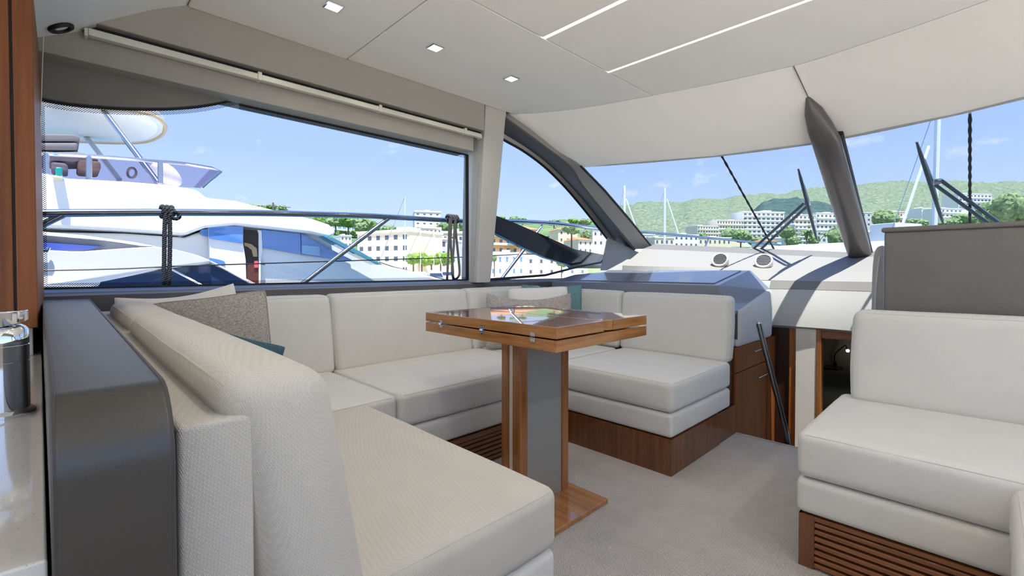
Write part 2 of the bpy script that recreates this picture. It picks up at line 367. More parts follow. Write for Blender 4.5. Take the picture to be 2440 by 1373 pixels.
# ---- port wall
WX = -2.77                                  # glass plane of the big side window
wp = MB(); wp.box(-2.86, -2.72, -2.6, 3.95, -.05, .935)
wall_port = struct(wp.build('wall_port', M_dark, base=(-2.79, .7, -.05)), 'charcoal side wall below the long saloon window', 'wall')
sl_ = MB(); sl_.add([(-2.72, -2.6, .935), (-2.775, -2.6, .962), (-2.86, -2.6, .962), (-2.86, -2.6, .935), (-2.72, 3.95, .935), (-2.775, 3.95, .962), (-2.86, 3.95, .962), (-2.86, 3.95, .935)],
        [(0, 1, 5, 4), (1, 2, 6, 5), (0, 4, 7, 3), (2, 3, 7, 6), (0, 3, 2, 1), (4, 5, 6, 7)])
sl_.build('sill', M_console, wall_port)
# upper pelmet, shadow gap, blind rail, lower pelmet, arched valance
yR = 2.262
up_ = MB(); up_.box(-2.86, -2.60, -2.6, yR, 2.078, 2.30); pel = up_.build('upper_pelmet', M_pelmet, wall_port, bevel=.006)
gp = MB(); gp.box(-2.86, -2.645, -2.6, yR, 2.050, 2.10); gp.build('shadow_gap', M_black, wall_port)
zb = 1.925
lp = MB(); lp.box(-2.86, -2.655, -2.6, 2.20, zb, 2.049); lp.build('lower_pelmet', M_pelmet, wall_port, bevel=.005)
vb = [px(u, v, 'x', -2.735) for u, v in ((92, 230), (145, 240), (200, 247), (275, 253), (350, 255.5), (410, 254.5), (470, 250), (520, 242), (572, 231))]
vb = [Vector((-2.735, -1.2, vb[0].z - .02)), Vector((-2.735, -.5, vb[0].z - .012))] + spline(vb, 22)
vtop = [Vector((-2.735, p.y, 1.99)) for p in vb]
va = MB()
for A, B in ((vb, vtop),): va.strip(A, B)
va.strip([p + Vector((-.03, 0, 0)) for p in vb], [p + Vector((-.03, 0, 0)) for p in vtop]); va.strip(vb, [p + Vector((-.03, 0, 0)) for p in vb])
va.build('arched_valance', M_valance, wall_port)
# blind head rail
br = thing('blind_rail', (-2.63, 1.1, 2.028), 'cream aluminium blind head rail running along the pelmet above the long side window', 'blind')
b1 = MB(); b1.box(-2.642, -2.604, .09, 2.235, 2.022, 2.052); rail_o = b1.build('rail', M_alu, br, bevel=.004)
for u, v in ((618, 178), (905, 257), (1108, 309)):
    p = px(u, v, 'x', -2.615); q = MB(); q.box(-2.644, -2.600, p.y - .010, p.y + .010, 2.019, 2.062); q.build('bracket', M_alu, br, bevel=.003)
for y in (.084, 2.236):
    q = MB(); q.box(-2.65, -2.608, y - .006, y + .006, 2.018, 2.05); q.build('end_cap', M_alu, br, bevel=.002)
cordp = [px(104, 84, 'x', -2.60), px(101, 160, 'x', -2.605), px(96, 300, 'x', -2.61), px(90, 405, 'x', -2.615)]
cb = MB(); cb.tube(spline(cordp, 12), .0016, 6)
cord = cb.build('pull_cord', M_alu, br, smooth=True)
cb = MB(); cb.lathe([(.002, .0), (.006, -.008), (.007, -.04), (.003, -.05)], cordp[-1] + Vector((0, 0, .005)), n=10); cb.build('toggle', M_dark, cord, smooth=True)

# ---- window_1: the long port window
win1 = struct(thing('window_1', (WX, 1.0, .962), 'long saloon side window with dotted black border', 'window'))
g = MB(); g.box(WX - .004, WX + .004, -2.5, 2.235, .955, 2.0); g.build('pane', M_glass, win1)
SY = 2.205
fr_ = MB(); xf = WX + .012
def band(mb, pts, dz):                       # flat printed band just inside the pane
    mb.strip(pts, [Vector(p) + Vector(d) for p, d in zip(pts, dz)])
# solid black edge
so = MB()
low = [Vector((xf, -2.5, .962)), Vector((xf, SY, .962))]; so.strip(low, [p + Vector((0, 0, .010)) for p in low])
arch = [Vector((xf, p.y, p.z - .012)) for p in vb]; so.strip([p + Vector((0, 0, .015)) for p in arch], arch)
yv = vb[-1].y; topl = [Vector((xf, yv, zb - .012)), Vector((xf, SY, zb - .012))]; so.strip([p + Vector((0, 0, .014)) for p in topl], topl)
so.strip([Vector((xf, SY, .962)), Vector((xf, SY, zb))], [Vector((xf, SY + .03, .962)), Vector((xf, SY + .03, zb))])
so.build('black_border', M_black, win1, solid=.003)
dt = MB(); W_ = .020
dt.strip([p + Vector((0, 0, .010)) for p in low], [p + Vector((0, 0, .010 + .017)) for p in low])
dt.strip(arch, [p + Vector((0, 0, -W_)) for p in arch]); dt.strip(topl, [p + Vector((0, 0, -.02)) for p in topl])
yl = px(92, 450, 'x', xf).y; dt.strip([Vector((xf, yl - .12, .97)), Vector((xf, yl - .12, 1.76))], [Vector((xf, yl + .022, .97)), Vector((xf, yl + .022, 1.76))])
dt.build('dotted_border', M_frit, win1)

# ---- pillar between side window and quarter window
pt = MB(); bx = -2.665; tx = -2.602
def ring(z, x, y0, y1): return [Vector((x, y0, z)), Vector((x, y1, z)), Vector((-2.86, y1, z)), Vector((-2.86, y0, z))]
r0 = ring(.945, bx, px(1137, 668, 'x', bx).y, px(1169, 668, 'x', bx).y); r1 = ring(2.29, tx, px(1158, 255, 'x', tx).y, px(1206, 276, 'x', tx).y + .005)
pt.add(r0 + r1, [(0, 1, 5, 4), (1, 2, 6, 5), (2, 3, 7, 6), (3, 0, 4, 7), (0, 3, 2, 1), (4, 5, 6, 7)])
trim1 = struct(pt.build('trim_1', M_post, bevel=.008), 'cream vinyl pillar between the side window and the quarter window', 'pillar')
q = MB(); a0 = r0[0]; a1 = r1[0]
for i, z in enumerate((0, 1)): pass
q.tube([a0.lerp(a1, .0) + Vector((-.045, -.001, .01)), a0.lerp(a1, .68) + Vector((-.045, -.001, 0))], .0025, 6); q.build('seam', M_pelmet, trim1)

# ---- quarter window + windscreen geometry
QP = Vector((-2.765, 2.4, 1)); QN = Vector((1, .06, 0)).normalized()
def qw(u, v, d=0.0): return pxp(u, v, QP + QN * d, QN)
WB0, WB1, WT0 = Vector((-2.4, 4.384, 1.272)), Vector((CX, 4.9, 1.155)), Vector((-2.4, 3.177, 1.92))
WNp = (WB1 - WB0).cross(WT0 - WB0).normalized()
if WNp.z < 0: WNp = -WNp
def ws(u, v, d=0.0): return pxp(u, v, WB0 + WNp * d, WNp)
WNs = Vector((-WNp.x, WNp.y, WNp.z)); WS0 = mirror(WB0)
def wss(u, v, d=0.0): return pxp(u, v, WS0 + WNs * d, WNs)
# quarter window
glp = [(1190, 300), (1203, 335), (1250, 362), (1300, 400), (1350, 450), (1400, 510), (1455, 580), (1460, 590), (1430, 627), (1365, 640), (1300, 658), (1165, 668), (1150, 668)]
gpts = [qw(u, v) for u, v in glp]
win2 = struct(thing('window_2', (-2.75, 3.2, .96), 'triangular quarter window under the curved pillar', 'window'))
qm = MB(); qm.prism([p + Vector((0, 0, 0)) for p in gpts], QN * -.006); qm.build('pane', M_glass, win2)
A0 = [qw(u, v, .02) for u, v in ((1192, 328), (1203, 335), (1250, 362), (1300, 400), (1350, 450), (1400, 510), (1455, 580))]
A1 = [qw(u, v, .03) for u, v in ((1195, 309), (1205, 316), (1252, 345), (1303, 383), (1355, 432), (1408, 493), (1468, 572))]
gk = MB(); gk.tube(spline(A0, 24) + [qw(1461, 590, .02), qw(1432, 626, .02), qw(1366, 639, .02), qw(1300, 656, .02), qw(1160, 667, .02)], .011, 8); gk.build('gasket', M_black, win2, smooth=True)
rv = MB(); rv.strip(spline(A0, 24), spline(A1, 24)); rv.build('reveal', M_post, win2, solid=.012)
# curved dark A pillar: ridge B and windscreen edge Ce
Bx = [(-2.612, 1205, 279), (-2.56, 1252, 313), (-2.52, 1302, 350), (-2.475, 1362, 398), (-2.465, 1389, 440), (-2.465, 1450, 516), (-2.475, 1515, 594)]
Bp = [px(u, v, 'x', x) for x, u, v in Bx]
Cp = [0, 0, 0, ws(1386, 398, -.01), ws(1440, 456, -.01), ws(1500, 526, -.01), ws(1556, 592, -.01)]
# ---- ceiling: panels with open joints under a dark backing
SE = [px(u, v, 'z', 2.27) for u, v in ((1207, 275), (1290, 269), (1400, 256), (1545, 230), (1700, 200), (1890, 158))]
SE[0].x = -2.62
SEc = spline(SE, 40)
CXp = SEc[-1].x
def seam_y(x):
    if x > CX: x = 2 * CX - x
    for i in range(len(SEc) - 1):
        a, b = SEc[i], SEc[i + 1]
        if a.x <= x <= b.x: return a.y + (b.y - a.y) * (x - a.x) / (b.x - a.x)
    return SEc[0].y if x < SEc[0].x else SEc[-1].y
cb_ = MB(); cb_.box(-2.86, 1.36, .40, 3.30, 2.291, 2.40)
ceiling = struct(cb_.build('ceiling', M_dark, base=(CX, 1.5, 2.288)), 'cream vinyl headliner in panels with light strips', 'ceiling')
XS = -1.636; GAP = .0035
def panel(x0, x1, y0, y1f, name='ceiling_panel'):
    n = 14; xs = [x0 + (x1 - x0) * i / n for i in range(n + 1)]
    fwd_edge = [(x, (y1f if y1f is not None else seam_y(x) - GAP), 2.27) for x in xs]
    m_ = MB(); m_.prism([(x0, y0, 2.27), (x1, y0, 2.27)] + fwd_edge[::-1], (0, 0, .02)); return m_.build(name, M_vinyl, ceiling, bevel=.003)
XP, XQ = -2.598, 2 * CX + 2.598
YA = 1.20
panel(XP, XS - GAP, .435, YA - GAP); panel(XP, XS - GAP, YA + GAP, None)
XS2 = 2 * CX - XS
panel(XS2 + GAP, XQ, .435, YA - GAP); panel(XS2 + GAP, XQ, YA + GAP, None)
LY = (1.838, 2.44)
panel(XS + GAP, XS2 - GAP, .435, LY[0] - .011); panel(XS + GAP, XS2 - GAP, LY[0] + .011, LY[1] - .009); panel(XS + GAP, XS2 - GAP, LY[1] + .009, None)
for i, y in enumerate(LY):
    d = .0095 - i * .002; m_ = MB(); m_.box(XS + .004, XS2 - .004, y - d, y + d, 2.274, 2.287)
    tag(m_.build('light_strip', M_led), ('wide warm light strip set across the headliner panels' if i == 0 else 'narrower warm light strip across the headliner near the windscreen header'), 'light')
# faint upholstery seam in the forward headliner
f0, f1 = px(1960, 143, 'z', 2.269), px(2180, 80, 'z', 2.269)
m_ = MB(); m_.tube([f0, f1], .0018, 6); m_.build('stitched_seam', M_vinyl, ceiling)
# aft soffit, falling towards the galley
sp_ = [(.43, 2.277), (.30, 2.205), (.077, 2.051), (-.068, 1.972), (-.25, 1.925), (-.6, 1.90), (-2.6, 1.90)]
so_ = MB(); so_.prism([(-2.86, y, z) for y, z in sp_] + [(-2.86, -2.6, 2.40), (-2.86, .43, 2.40)], (4.22, 0, 0))
trim3 = struct(so_.build('trim_3', M_vinyl_g), 'pale sloping soffit over the galley', 'ceiling')
# black grommet ring in the soffit
sn_ = Vector((0, -.577, 1)).normalized(); rc = pxp(143, 65, Vector((-2, .0, 2.007)), Vector((0, -.56, 1)).normalized())
rg = MB(); rg.lathe([(.040, 0), (.044, -.006), (.040, -.014), (.028, -.014), (.024, -.004), (.024, 0)], rc + Vector((0, 0, .004)), Vector((0, -.56, 1)), 28)
rgo = tag(rg.build('grommet_ring', M_black, smooth=True), 'black round ring set in the pale galley soffit', 'vent')
rg = MB(); rg.lathe([(.024, 0), (.024, -.006), (.001, -.008)], rc + Vector((0, 0, .004)), Vector((0, -.56, 1)), 24); rg.build('lens', M_vinyl_g, rgo, smooth=True)

# ---- windscreen header lining (port and starboard) : loft between ceiling seam and glass line
GL = [ws(u, v, -.005) for u, v in ((1384, 399), (1450, 395), (1550, 388), (1700, 375), (1820, 361), (1945, 344))]
CXm = CX
def header(seam, glass, name, label):
    a = resample(seam, 26); b = resample(glass, 26); rows = []; ou = Vector((-.14 if seam[0].x < CX else .14, 0, .03)); a.insert(0, a[0] + ou); b.insert(0, b[0] + ou)
    for t in (0, .12, .3, .5, .7, .88, 1):
        rows.append([p.lerp(q_, t) + Vector((0, 0, .030 * math.sin(math.pi * t) * (1 - t))) for p, q_ in zip(a, b)])
    m_ = MB(); m_.loft(rows); o = m_.build(name, M_vinyl, smooth=True, solid=.008, off=1); return struct(o, label, 'ceiling')
GL[0] = GL[0] + Vector((-.02, 0, 0)); GLc = GL[:-1] + [Vector((CX, GL[-1].y, GL[-1].z))]; SEh = SEc[:-1] + [Vector((CX, SEc[-1].y, SEc[-1].z))]
h1 = header(SEh, GLc, 'trim_4', 'cream header lining above the port windscreen pane')
h2 = header([mirror(p) for p in SEh], [mirror(p) for p in GLc], 'trim_5', 'cream header lining above the starboard windscreen pane')
js = MB(); js.tube([px(1891, 158, 'z', 2.268), SEh[-1].lerp(GLc[-1], .55) + Vector((0, 0, .012))], .003, 6); js.build('joint', M_dark, h1)

for i_ in range(3): Cp[i_] = SEh[0].lerp(GLc[0], i_ / 3) + Vector((-.01, 0, .02))
n_ = 28; sA, sB, sC = spline(A1, n_), spline(Bp, n_), spline(Cp, n_)
ap = MB(); ap.strip(sA, sB)
trim2 = struct(ap.build('trim_2', M_dark2, smooth=True, solid=.02, off=-1), 'dark curved pillar sweeping down beside the quarter window', 'pillar')
ap = MB(); ap.strip(sB, sC); ap.build('windscreen_facet', plain('pillar_facet', (.30, .29, .28), .5, bump=.1, bscale=260), trim2, smooth=True, solid=.015, off=-1)
# pillar foot: grey wedge resting on the dash
fo = [(1448, 566, -2.62), (1530, 603, -2.46), (1556, 594, -2.42), (1518, 645, -2.38), (1432, 645, -2.56)]
ft = MB(); pf = [px(u, v, 'x', x) for u, v, x in fo]; ft.prism(pf, (-.12, .16, -.0)); ft.build('pillar_foot', plain('pillar_foot_vinyl', (.42, .41, .39), .6, bump=.1, bscale=260), trim2, bevel=.006)

# ---- windscreen panes
win3 = struct(thing('window_3', (-1.5, 4.6, 1.2), 'port windscreen pane with wiper', 'window'))
wt = [ws(u, v) for u, v in ((1372, 385), (1550, 370), (1945, 325))]
upw = (WT0 - WB0).normalized() * .012; pp = [WB0 + (WB0 - WT0) * .03, WB1 + Vector((0, .04, -.02))] + [p + upw for p in (Vector((CX, GLc[-1].y, GLc[-1].z)), GLc[3], GLc[1], GLc[0] + Vector((-.03, 0, 0)))]
m_ = MB(); m_.prism(pp, WNp * .008); m_.build('pane', M_glass_w, win3)
fp = [ws(1383, 395, -.006), ws(1440, 453, -.006), ws(1500, 523, -.006), ws(1554, 590, -.006), ws(1700, 596, -.006), ws(1850, 601, -.006), ws(2040, 608, -.006)]
m_ = MB(); m_.tube(fp, .010, 8); m_.build('gasket', M_black, win3, smooth=True)
win4 = struct(thing('window_4', (0, 4.6, 1.2), 'starboard windscreen pane with wiper', 'window'))
m_ = MB(); m_.prism([mirror(p) for p in pp], WNs * .008); m_.build('pane', M_glass_w, win4)
m_ = MB(); m_.tube([mirror(p) for p in fp], .010, 8); m_.tube([wss(2000, 318, -.004), wss(2072, 600, -.004)], .022, 8); m_.build('gasket', M_black, win4, smooth=True)
# centre mullion: fat dark rounded tube under the glass joint
mu = MB(); mA, mB_ = ws(2053, 622, -.055), ws(1969, 338, -.06); mC = pxp(1924, 231, SEh[-1].lerp(GLc[-1], .4) + Vector((0, 0, .02)), Vector((0, 1, 1)).normalized())
path = [mA + (mA - mB_) * .06] + [mA.lerp(mB_, t) for t in (0, .25, .5, .75, 1)] + [mB_.lerp(mC, .35) + Vector((0, 0, -.004)), mB_.lerp(mC, .7) + Vector((0, 0, -.002)), mC]
mu.tube(path, [.070, .080, .083, .082, .080, .078, .070, .050, .010], 24, flat=.7)
trim6 = struct(mu.build('trim_6', plain('mullion_satin', (.11, .10, .095), .30, bump=.03, bscale=200), smooth=True), 'dark rounded windscreen centre pillar', 'pillar')

# ---- starboard wall with windows, and aft bulkhead with open doors (behind the camera)
ss_ = MB(); ss_.box(1.22, 1.36, -2.6, 3.95, -.05, .945); ss_.box(1.22, 1.36, -2.6, 3.0, 1.93, 2.29); ss_.box(1.22, 1.36, 2.27, 2.47, .945, 1.93); ss_.box(1.22, 1.36, -2.6, -2.2, .945, 1.93)
struct(ss_.build('wall_starboard', M_pelmet, base=(1.29, .7, -.05)), 'cream starboard side of the saloon with a window opening', 'wall')
sa = MB(); sa.box(-2.86, -2.2, -2.68, -2.6, -.05, 2.4); sa.box(.9, 1.36, -2.68, -2.6, -.05, 2.4); sa.box(-2.2, .9, -2.68, -2.6, 1.95, 2.4)
struct(sa.build('wall_aft', M_pelmet, base=(CX, -2.64, -.05)), 'aft bulkhead around the open cockpit doorway', 'wall')
# starboard quarter: mirrored pillar
ap = MB(); ap.strip([mirror(p) for p in sA], [mirror(p) for p in sB]); ap.strip([mirror(p) for p in sB], [mirror(p) for p in sC])
struct(ap.build('trim_7', M_dark2, smooth=True, solid=.02, off=1), 'dark curved pillar on the starboard side', 'pillar')

ck_ = MB(); ck_.box(-2.86, 1.36, -6.0, -2.68, -.08, -.02); struct(ck_.build('floor.004', plain('bounce_deck', (.66, .56, .42), .7, var=.1)), 'unseen aft cockpit deck added outside the open doorway to bounce sunlight in', 'deck')  # out-of-view deck added to throw sunlight through the doorway onto the ceiling
sk_ = MB(); sk_.box(1.36, 2.15, -2.6, 5.0, .0, .30); struct(sk_.build('floor.005', M_white_sh), 'unseen white side deck added along the starboard windows to bounce sunlight in', 'deck')  # out of view, added as a white bounce surface below the starboard windows
qy = MB(); qy.box(-26, 22, -32, -7.2, -2.2, -.35); qy.box(3.4, 13, -7.2, 12, -2.2, -.35); struct(qy.build('ground.001', plain('bounce_concrete', (.66, .64, .60), .9, var=.08, vscale=.5)), 'unseen pale quay added astern and to starboard to bounce sunlight in', 'quay')  # unseen pale slabs added to reflect sun up to the saloon ceiling
# ---- downlights
def downlight(x, y, label, grp=None):
    t = thing('downlight', (x, y, 2.27), label, 'light', grp); s_ = .037
    m_ = MB(); m_.strip([Vector((x + a * s_, y + b * s_, 2.268)) for a, b in ((-1, -1), (1, -1), (1, 1), (-1, 1), (-1, -1))], [Vector((x + a * s_ * .86, y + b * s_ * .86, 2.266)) for a, b in ((-1, -1), (1, -1), (1, 1), (-1, 1), (-1, -1))])
    m_.build('bezel', M_chrome, t, solid=.003)
    m_ = MB(); m_.rbox(x - s_ * .8, x + s_ * .8, y - s_ * .8, y + s_ * .8, 2.2625, 2.2695, .003, k=2); m_.build('reflector', plain('lamp_reflector' + str(len(MT)), (.9, .88, .82), .25, emit=(1, .95, .85), es=.55), t, smooth=True)
    m_ = MB(); m_.lathe([(.020, 0), (.019, -.003), (.012, -.006), (.002, -.007)], (x, y, 2.263), n=18); m_.build('lens', M_lens, t, smooth=True)
    ld = bpy.data.lights.new('downlight_lamp', 'SPOT'); ld.energy = SPOT_W * 4; ld.spot_size = R(150); ld.spot_blend = .9; ld.shadow_soft_size = .03; ld.color = (1, .93, .82)
    lo = bpy.data.objects.new('downlight_lamp', ld); C.link(lo); lo.parent = t; lo.location = (0, 0, -.02)
    return t
for y, lb in ((.917, 'square recessed ceiling light on the headliner panel next to the galley soffit'), (1.484, 'middle square recessed ceiling light of the row above the long sofa'), (2.071, 'square recessed ceiling light nearest the windscreen header and pillar')):
    downlight(-2.12, y, lb)
for y in (.917, 1.484, 2.071): downlight(.62, y, 'square recessed ceiling light on the starboard side', 'starboard ceiling lights')
def added_downlight(x, y, z, label, grp):
    t = downlight(x, y, label, grp); t.location.z = z; return t
for x in (-1.5, -.6, .3): added_downlight(x, -1.0, 1.90, 'unseen square light added in the galley soffit to brighten the counter', 'added galley fill lights')  # lamps behind the view, added to light the counter and the chrome tap
for x in (-1.1, -.2): downlight(x, .75, 'square recessed ceiling light over the aisle', 'aisle ceiling lights')
# =================================================================== DASHBOARD
dash = thing('dashboard', (CX, 4.2, .6), 'pale dashboard shelf under the windscreen with a white padded front', 'dashboard')
def base_y(x): xx = x if x <= CX else 2 * CX - x; return 4.9 + (4.384 - 4.9) * (xx - CX) / (-2.4 - CX)
def base_z(x): xx = x if x <= CX else 2 * CX - x; return 1.155 + (1.272 - 1.155) * (xx - CX) / (-2.4 - CX)
def dprof(v, y): return px(1950, v, 'y', y).z
xlow = [x_ for x_ in [-1.14 + 2.05 * i / 20 for i in range(21)]]
PR = [(4.93, dprof(604, 4.88), 1, 1), (4.70, dprof(617, 4.62), 1, 1), (4.24, dprof(648, 4.2), .85, .45), (3.97, dprof(671, 3.97), .35, .1), (3.92, dprof(691, 3.92), .3, 0), (3.90, dprof(700, 3.9), .3, 0), (3.815, dprof(782, 3.815), .2, 0)]
nx = 30; xs = [-2.385 + 2 * (CX + 2.385) * i / nx for i in range(nx + 1)]
def drow(i, xs=xs): y, z, wy, wz = PR[i]; return [Vector((x, y + wy * (base_y(x) - 4.9), z + wz * (base_z(x) - 1.155))) for x in xs]
rows = [drow(i) for i in range(len(PR))]
for i, nm, mt in ((0, 'top_shelf', M_dashg), (1, 'slope', M_dash), (2, 'ledge', M_dash), (3, 'lip', M_dashg)):
    m_ = MB(); m_.strip(*((rows[i], rows[i + 1]) if i < 3 else (drow(3, xlow), drow(4, xlow)))); m_.build(nm, mt, dash, smooth=True, solid=.004, off=0)
lo_ = [[p + Vector((0, -.012 * math.sin(math.pi * t), 0)) if True else p for p in [a.lerp(b, t) for a, b in zip(drow(4, xlow), drow(6, xlow))]] for t in (0, .1, .25, .5, .75, .9, 1)]
lo_.append([p + Vector((0, .04, -.02)) for p in lo_[-1]])
m_ = MB(); m_.loft(lo_); m_.build('white_pad', M_dashw, dash, smooth=True, solid=.02, off=-1)
# round air vents on the slope
def dash_pt(u, v):
    d = ray(u, v); best = None
    for k in range(2200):
        p = EYE + d * (3.0 + k * .0012)
        x = p.x; a, b = PR[1], PR[2]
        y1, z1 = a[0] + a[2] * (base_y(x) - 4.9), a[1] + a[3] * (base_z(x) - 1.155); y2, z2 = b[0] + b[2] * (base_y(x) - 4.9), b[1] + b[3] * (base_z(x) - 1.155)
        zz = z2 + (z1 - z2) * (p.y - y2) / (y1 - y2)
        if p.z <= zz: return p
    return EYE + d * 4.2
vn = Vector((0.12, -.86, .52)).normalized()
for (u, v), lb in (((1722, 628), 'round silver slatted air vent in the dash, nearer the port pillar'), ((1825, 631), 'round silver slatted air vent in the dash, nearer the centre pillar')):
    c = dash_pt(u, v) + Vector((0, -.05, .022)); t = thing('air_vent', c, lb, 'vent')
    m_ = MB(); m_.lathe([(.066, -.03), (.071, .020), (.066, .030), (.055, .028), (.054, .0)], c, vn, 28); m_.build('ring', M_alu, t, smooth=True)
    m_ = MB(); m_.lathe([(.055, -.03), (.055, .010), (.001, .010)], c, vn, 24); m_.build('well', M_black, t)
    ux = vn.cross(Vector((0, 0, 1))).normalized(); uy = vn.cross(ux)
    for k in range(-3, 4):
        hw = math.sqrt(max(0, .054 ** 2 - (k * .0145) ** 2)); cc = c + uy * (k * .0145) + vn * .020
        m_ = MB(); m_.tube([cc - ux * hw, cc + ux * hw], .0042, 6); m_.build('slat', M_steel_b, t, smooth=True)

# =================================================================== FORWARD CONSOLE (behind the forward sofa leg)
con = thing('lift_console', (-1.85, 3.4, 0), 'graphite console with hatch lids behind the forward end of the cream sofa', 'console')
XR, XL = -1.085, -2.64
def zt(y): return .940 + (y - 3.06) * (1.045 - .940) / .62
top = [Vector((XL, 3.075, zt(3.075))), Vector((-1.20, 3.075, zt(3.075))), Vector((-1.20, 3.66, zt(3.66))), Vector((-2.30, 3.66, zt(3.66))), Vector((XL, 3.40, zt(3.40)))]
m_ = MB(); m_.prism(top, (0, 0, -.12)); m_.build('top', M_console, con, bevel=.006)
# faceted starboard shoulder
fa = [Vector((-1.20, 3.075, zt(3.075))), Vector((-1.20, 3.66, zt(3.66))), Vector((-1.10, 3.76, .905)), Vector((XR, 3.065, .765)), ]
m_ = MB(); m_.add([fa[0], fa[1], fa[2], fa[3], fa[0] + Vector((-.05, .0, -.25)), fa[1] + Vector((-.05, 0, -.25)), fa[2] + Vector((-.10, 0, -.1)), fa[3] + Vector((-.10, 0, -.05))],
        [(0, 1, 2, 3), (0, 3, 7, 4), (3, 2, 6, 7), (2, 1, 5, 6), (4, 7, 6, 5), (0, 4, 5, 1)]); m_.build('shoulder', M_console, con, bevel=.005)
m_ = MB(); m_.box(XL, -1.20, 3.08, 3.13, .60, zt(3.075) - .03); m_.build('front_fascia', M_console, con)
m_ = MB(); m_.box(-1.20, XR - .0, 3.07, 3.12, .60, .78); m_.build('fascia_return', M_dark2, con)
def lid(x0, x1, y0, y1):
    m_ = MB(); m_.prism([Vector((x0, y0, zt(y0) + .0005)), Vector((x1, y0, zt(y0) + .0005)), Vector((x1 - .0, y1, zt(y1) + .0005)), Vector((x0, y1, zt(y1) + .0005))], (0, 0, .006)); return m_.build('hatch_lid', M_console, con, bevel=.002)
lid(-2.40, -1.905, 3.12, 3.61); lid(-1.895, -1.25, 3.12, 3.61)
m_ = MB()
m_.rbox(-1.24, XR + .012, 3.075, 3.745, .545, .90, .03, puff=(.02, 0, 0), fn=lambda q: (q.x, q.y, q.z if q.z < .72 else min(q.z, .77 + (q.y - 3.04) * .19)))
m_.build('side_padding', M_pad, con, smooth=True)
# cherry cabinet under the console, its door facing the companionway
cabn = thing('console_cabinet', (-1.3, 3.3, -.66), 'reddish wood cabinet beside the companionway steps with steel pulls', 'cabinet')
m_ = MB(); m_.box(-1.9, XR - .012, 3.06, 3.845, -.66, .543); m_.build('body', M_waly, cabn)
m_ = MB(); m_.box(XR - .012, XR, 2.81, 3.052, 0.0, .184); m_.build('panel', M_walz, cabn, bevel=.002)
m_ = MB(); m_.box(XR - .012, XR, 3.055, 3.66, .385, .546); dr = m_.build('drawer', M_cab, cabn, bevel=.002)
m_ = MB(); m_.box(XR - .012, XR, 3.055, 3.66, -.64, .378); dd = m_.build('door', M_cab, cabn, bevel=.002)
m_ = MB(); m_.box(XR - .012, XR + .004, 3.668, 3.845, -.66, .543); m_.build('stile', M_cab, cabn, bevel=.002)
def bar(a, b, par, off=.03):
    m_ = MB(); o_ = Vector((off, 0, 0)); a = Vector(a); b = Vector(b); m_.tube([a + o_, b + o_], .006, 8); m_.tube([a.lerp(b, .12), a.lerp(b, .12) + o_], .004, 6); m_.tube([a.lerp(b, .88), a.lerp(b, .88) + o_], .004, 6); return m_.build('handle', M_steel, par, smooth=True)
bar((XR, 3.30, .495), (XR, 3.60, .495), dr); bar((XR, 3.38, .305), (XR, 3.66, .305), dd)

# =================================================================== COMPANIONWAY AND LOWER CABIN
low_fl = MB(); low_fl.box(-1.9, .5, 3.065, 7.0, -.74, -.66); struct(low_fl.build('floor.001', M_carpet), 'lower carpeted floor at the foot of the companionway', 'floor')
rs = MB(); rs.box(-1.085, .5, 3.03, 3.065, -.66, -.05); struct(rs.build('trim_8', M_walx), 'wood riser under the edge of the saloon carpet', 'trim')
nz_ = MB(); nz_.box(-1.085, -.45, 3.055, 3.075, -.05, .004); struct(nz_.build('trim_9', M_carpet), 'carpet-wrapped edge of the saloon floor at the companionway', 'trim')
YB = 3.86
dk = struct(thing('door_1', (-1.03, YB, -.66), 'dark wooden cabin door beside the handrail', 'door'))
m_ = MB(); m_.box(-1.16, -.99, YB, YB + .04, -.66, .62); m_.build('door_leaf', M_darkwood, dk, bevel=.003)
m_ = MB(); m_.box(-1.04, -1.0, YB - .03, YB, -.40, -.39); m_.build('door_handle', M_steel, dk, bevel=.003)
wl = MB(); wl.box(-.99, -.945, YB - .015, YB + .05, -.66, .618); struct(wl.build('trim_10', M_teak_z, bevel=.003), 'orange wood jamb between dark door and cream post', 'trim')
wl = MB(); wl.box(-.945, -.815, YB - .03, YB + .04, -.66, .618); po = struct(wl.build('trim_11', plain('cream_post', (.82, .79, .71), .6), bevel=.004), 'cream post between the two cabin doorways', 'trim')
wl = MB(); wl.box(-.815, -.785, YB - .035, YB + .05, -.66, .618); struct(wl.build('trim_12', M_teak_z, bevel=.003), 'orange wood jamb of the open cabin doorway', 'trim')
wl = MB(); wl.box(-.785, .2, YB - .02, YB + .05, .56, .618); struct(wl.build('trim_13', M_walx), 'wood head of the open cabin doorway', 'trim')
wl = MB(); wl.box(-1.95, -1.16, YB, YB + .06, -.66, .74); wl.box(.2, .5, YB, YB + .06, -.66, .74); struct(wl.build('wall_forward', M_dash), 'bulkhead under the dashboard', 'wall')
# cabin beyond
wl = MB(); wl.box(-1.6, .6, 5.7, 5.78, -.66, .80); wl.box(-1.6, -1.52, YB + .06, 5.7, -.66, .80); wl.box(.52, .6, YB + .06, 5.7, -.66, .80); wl.box(-1.6, .6, YB + .06, 5.78, .74, .80)
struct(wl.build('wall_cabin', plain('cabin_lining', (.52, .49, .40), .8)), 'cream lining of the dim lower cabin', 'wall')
bed = thing('bunk', (-.55, 5.1, -.66), 'low bunk with a dark cover in the dim lower cabin', 'bed')
m_ = MB(); m_.box(-1.3, .3, 4.7, 5.68, -.66, -.16); m_.build('bunk_base', M_walx, bed)
m_ = MB(); m_.rbox(-1.3, .3, 4.68, 5.62, -.16, .03, .05, puff=(0, 0, .03), wob=.006); m_.build('mattress', plain('bunk_cover', (.22, .21, .16), .9), bed, smooth=True)
pw = thing('bunk_pillow', (-.48, 5.55, .04), 'cream pillow on the bunk under the reading lamp', 'pillow')
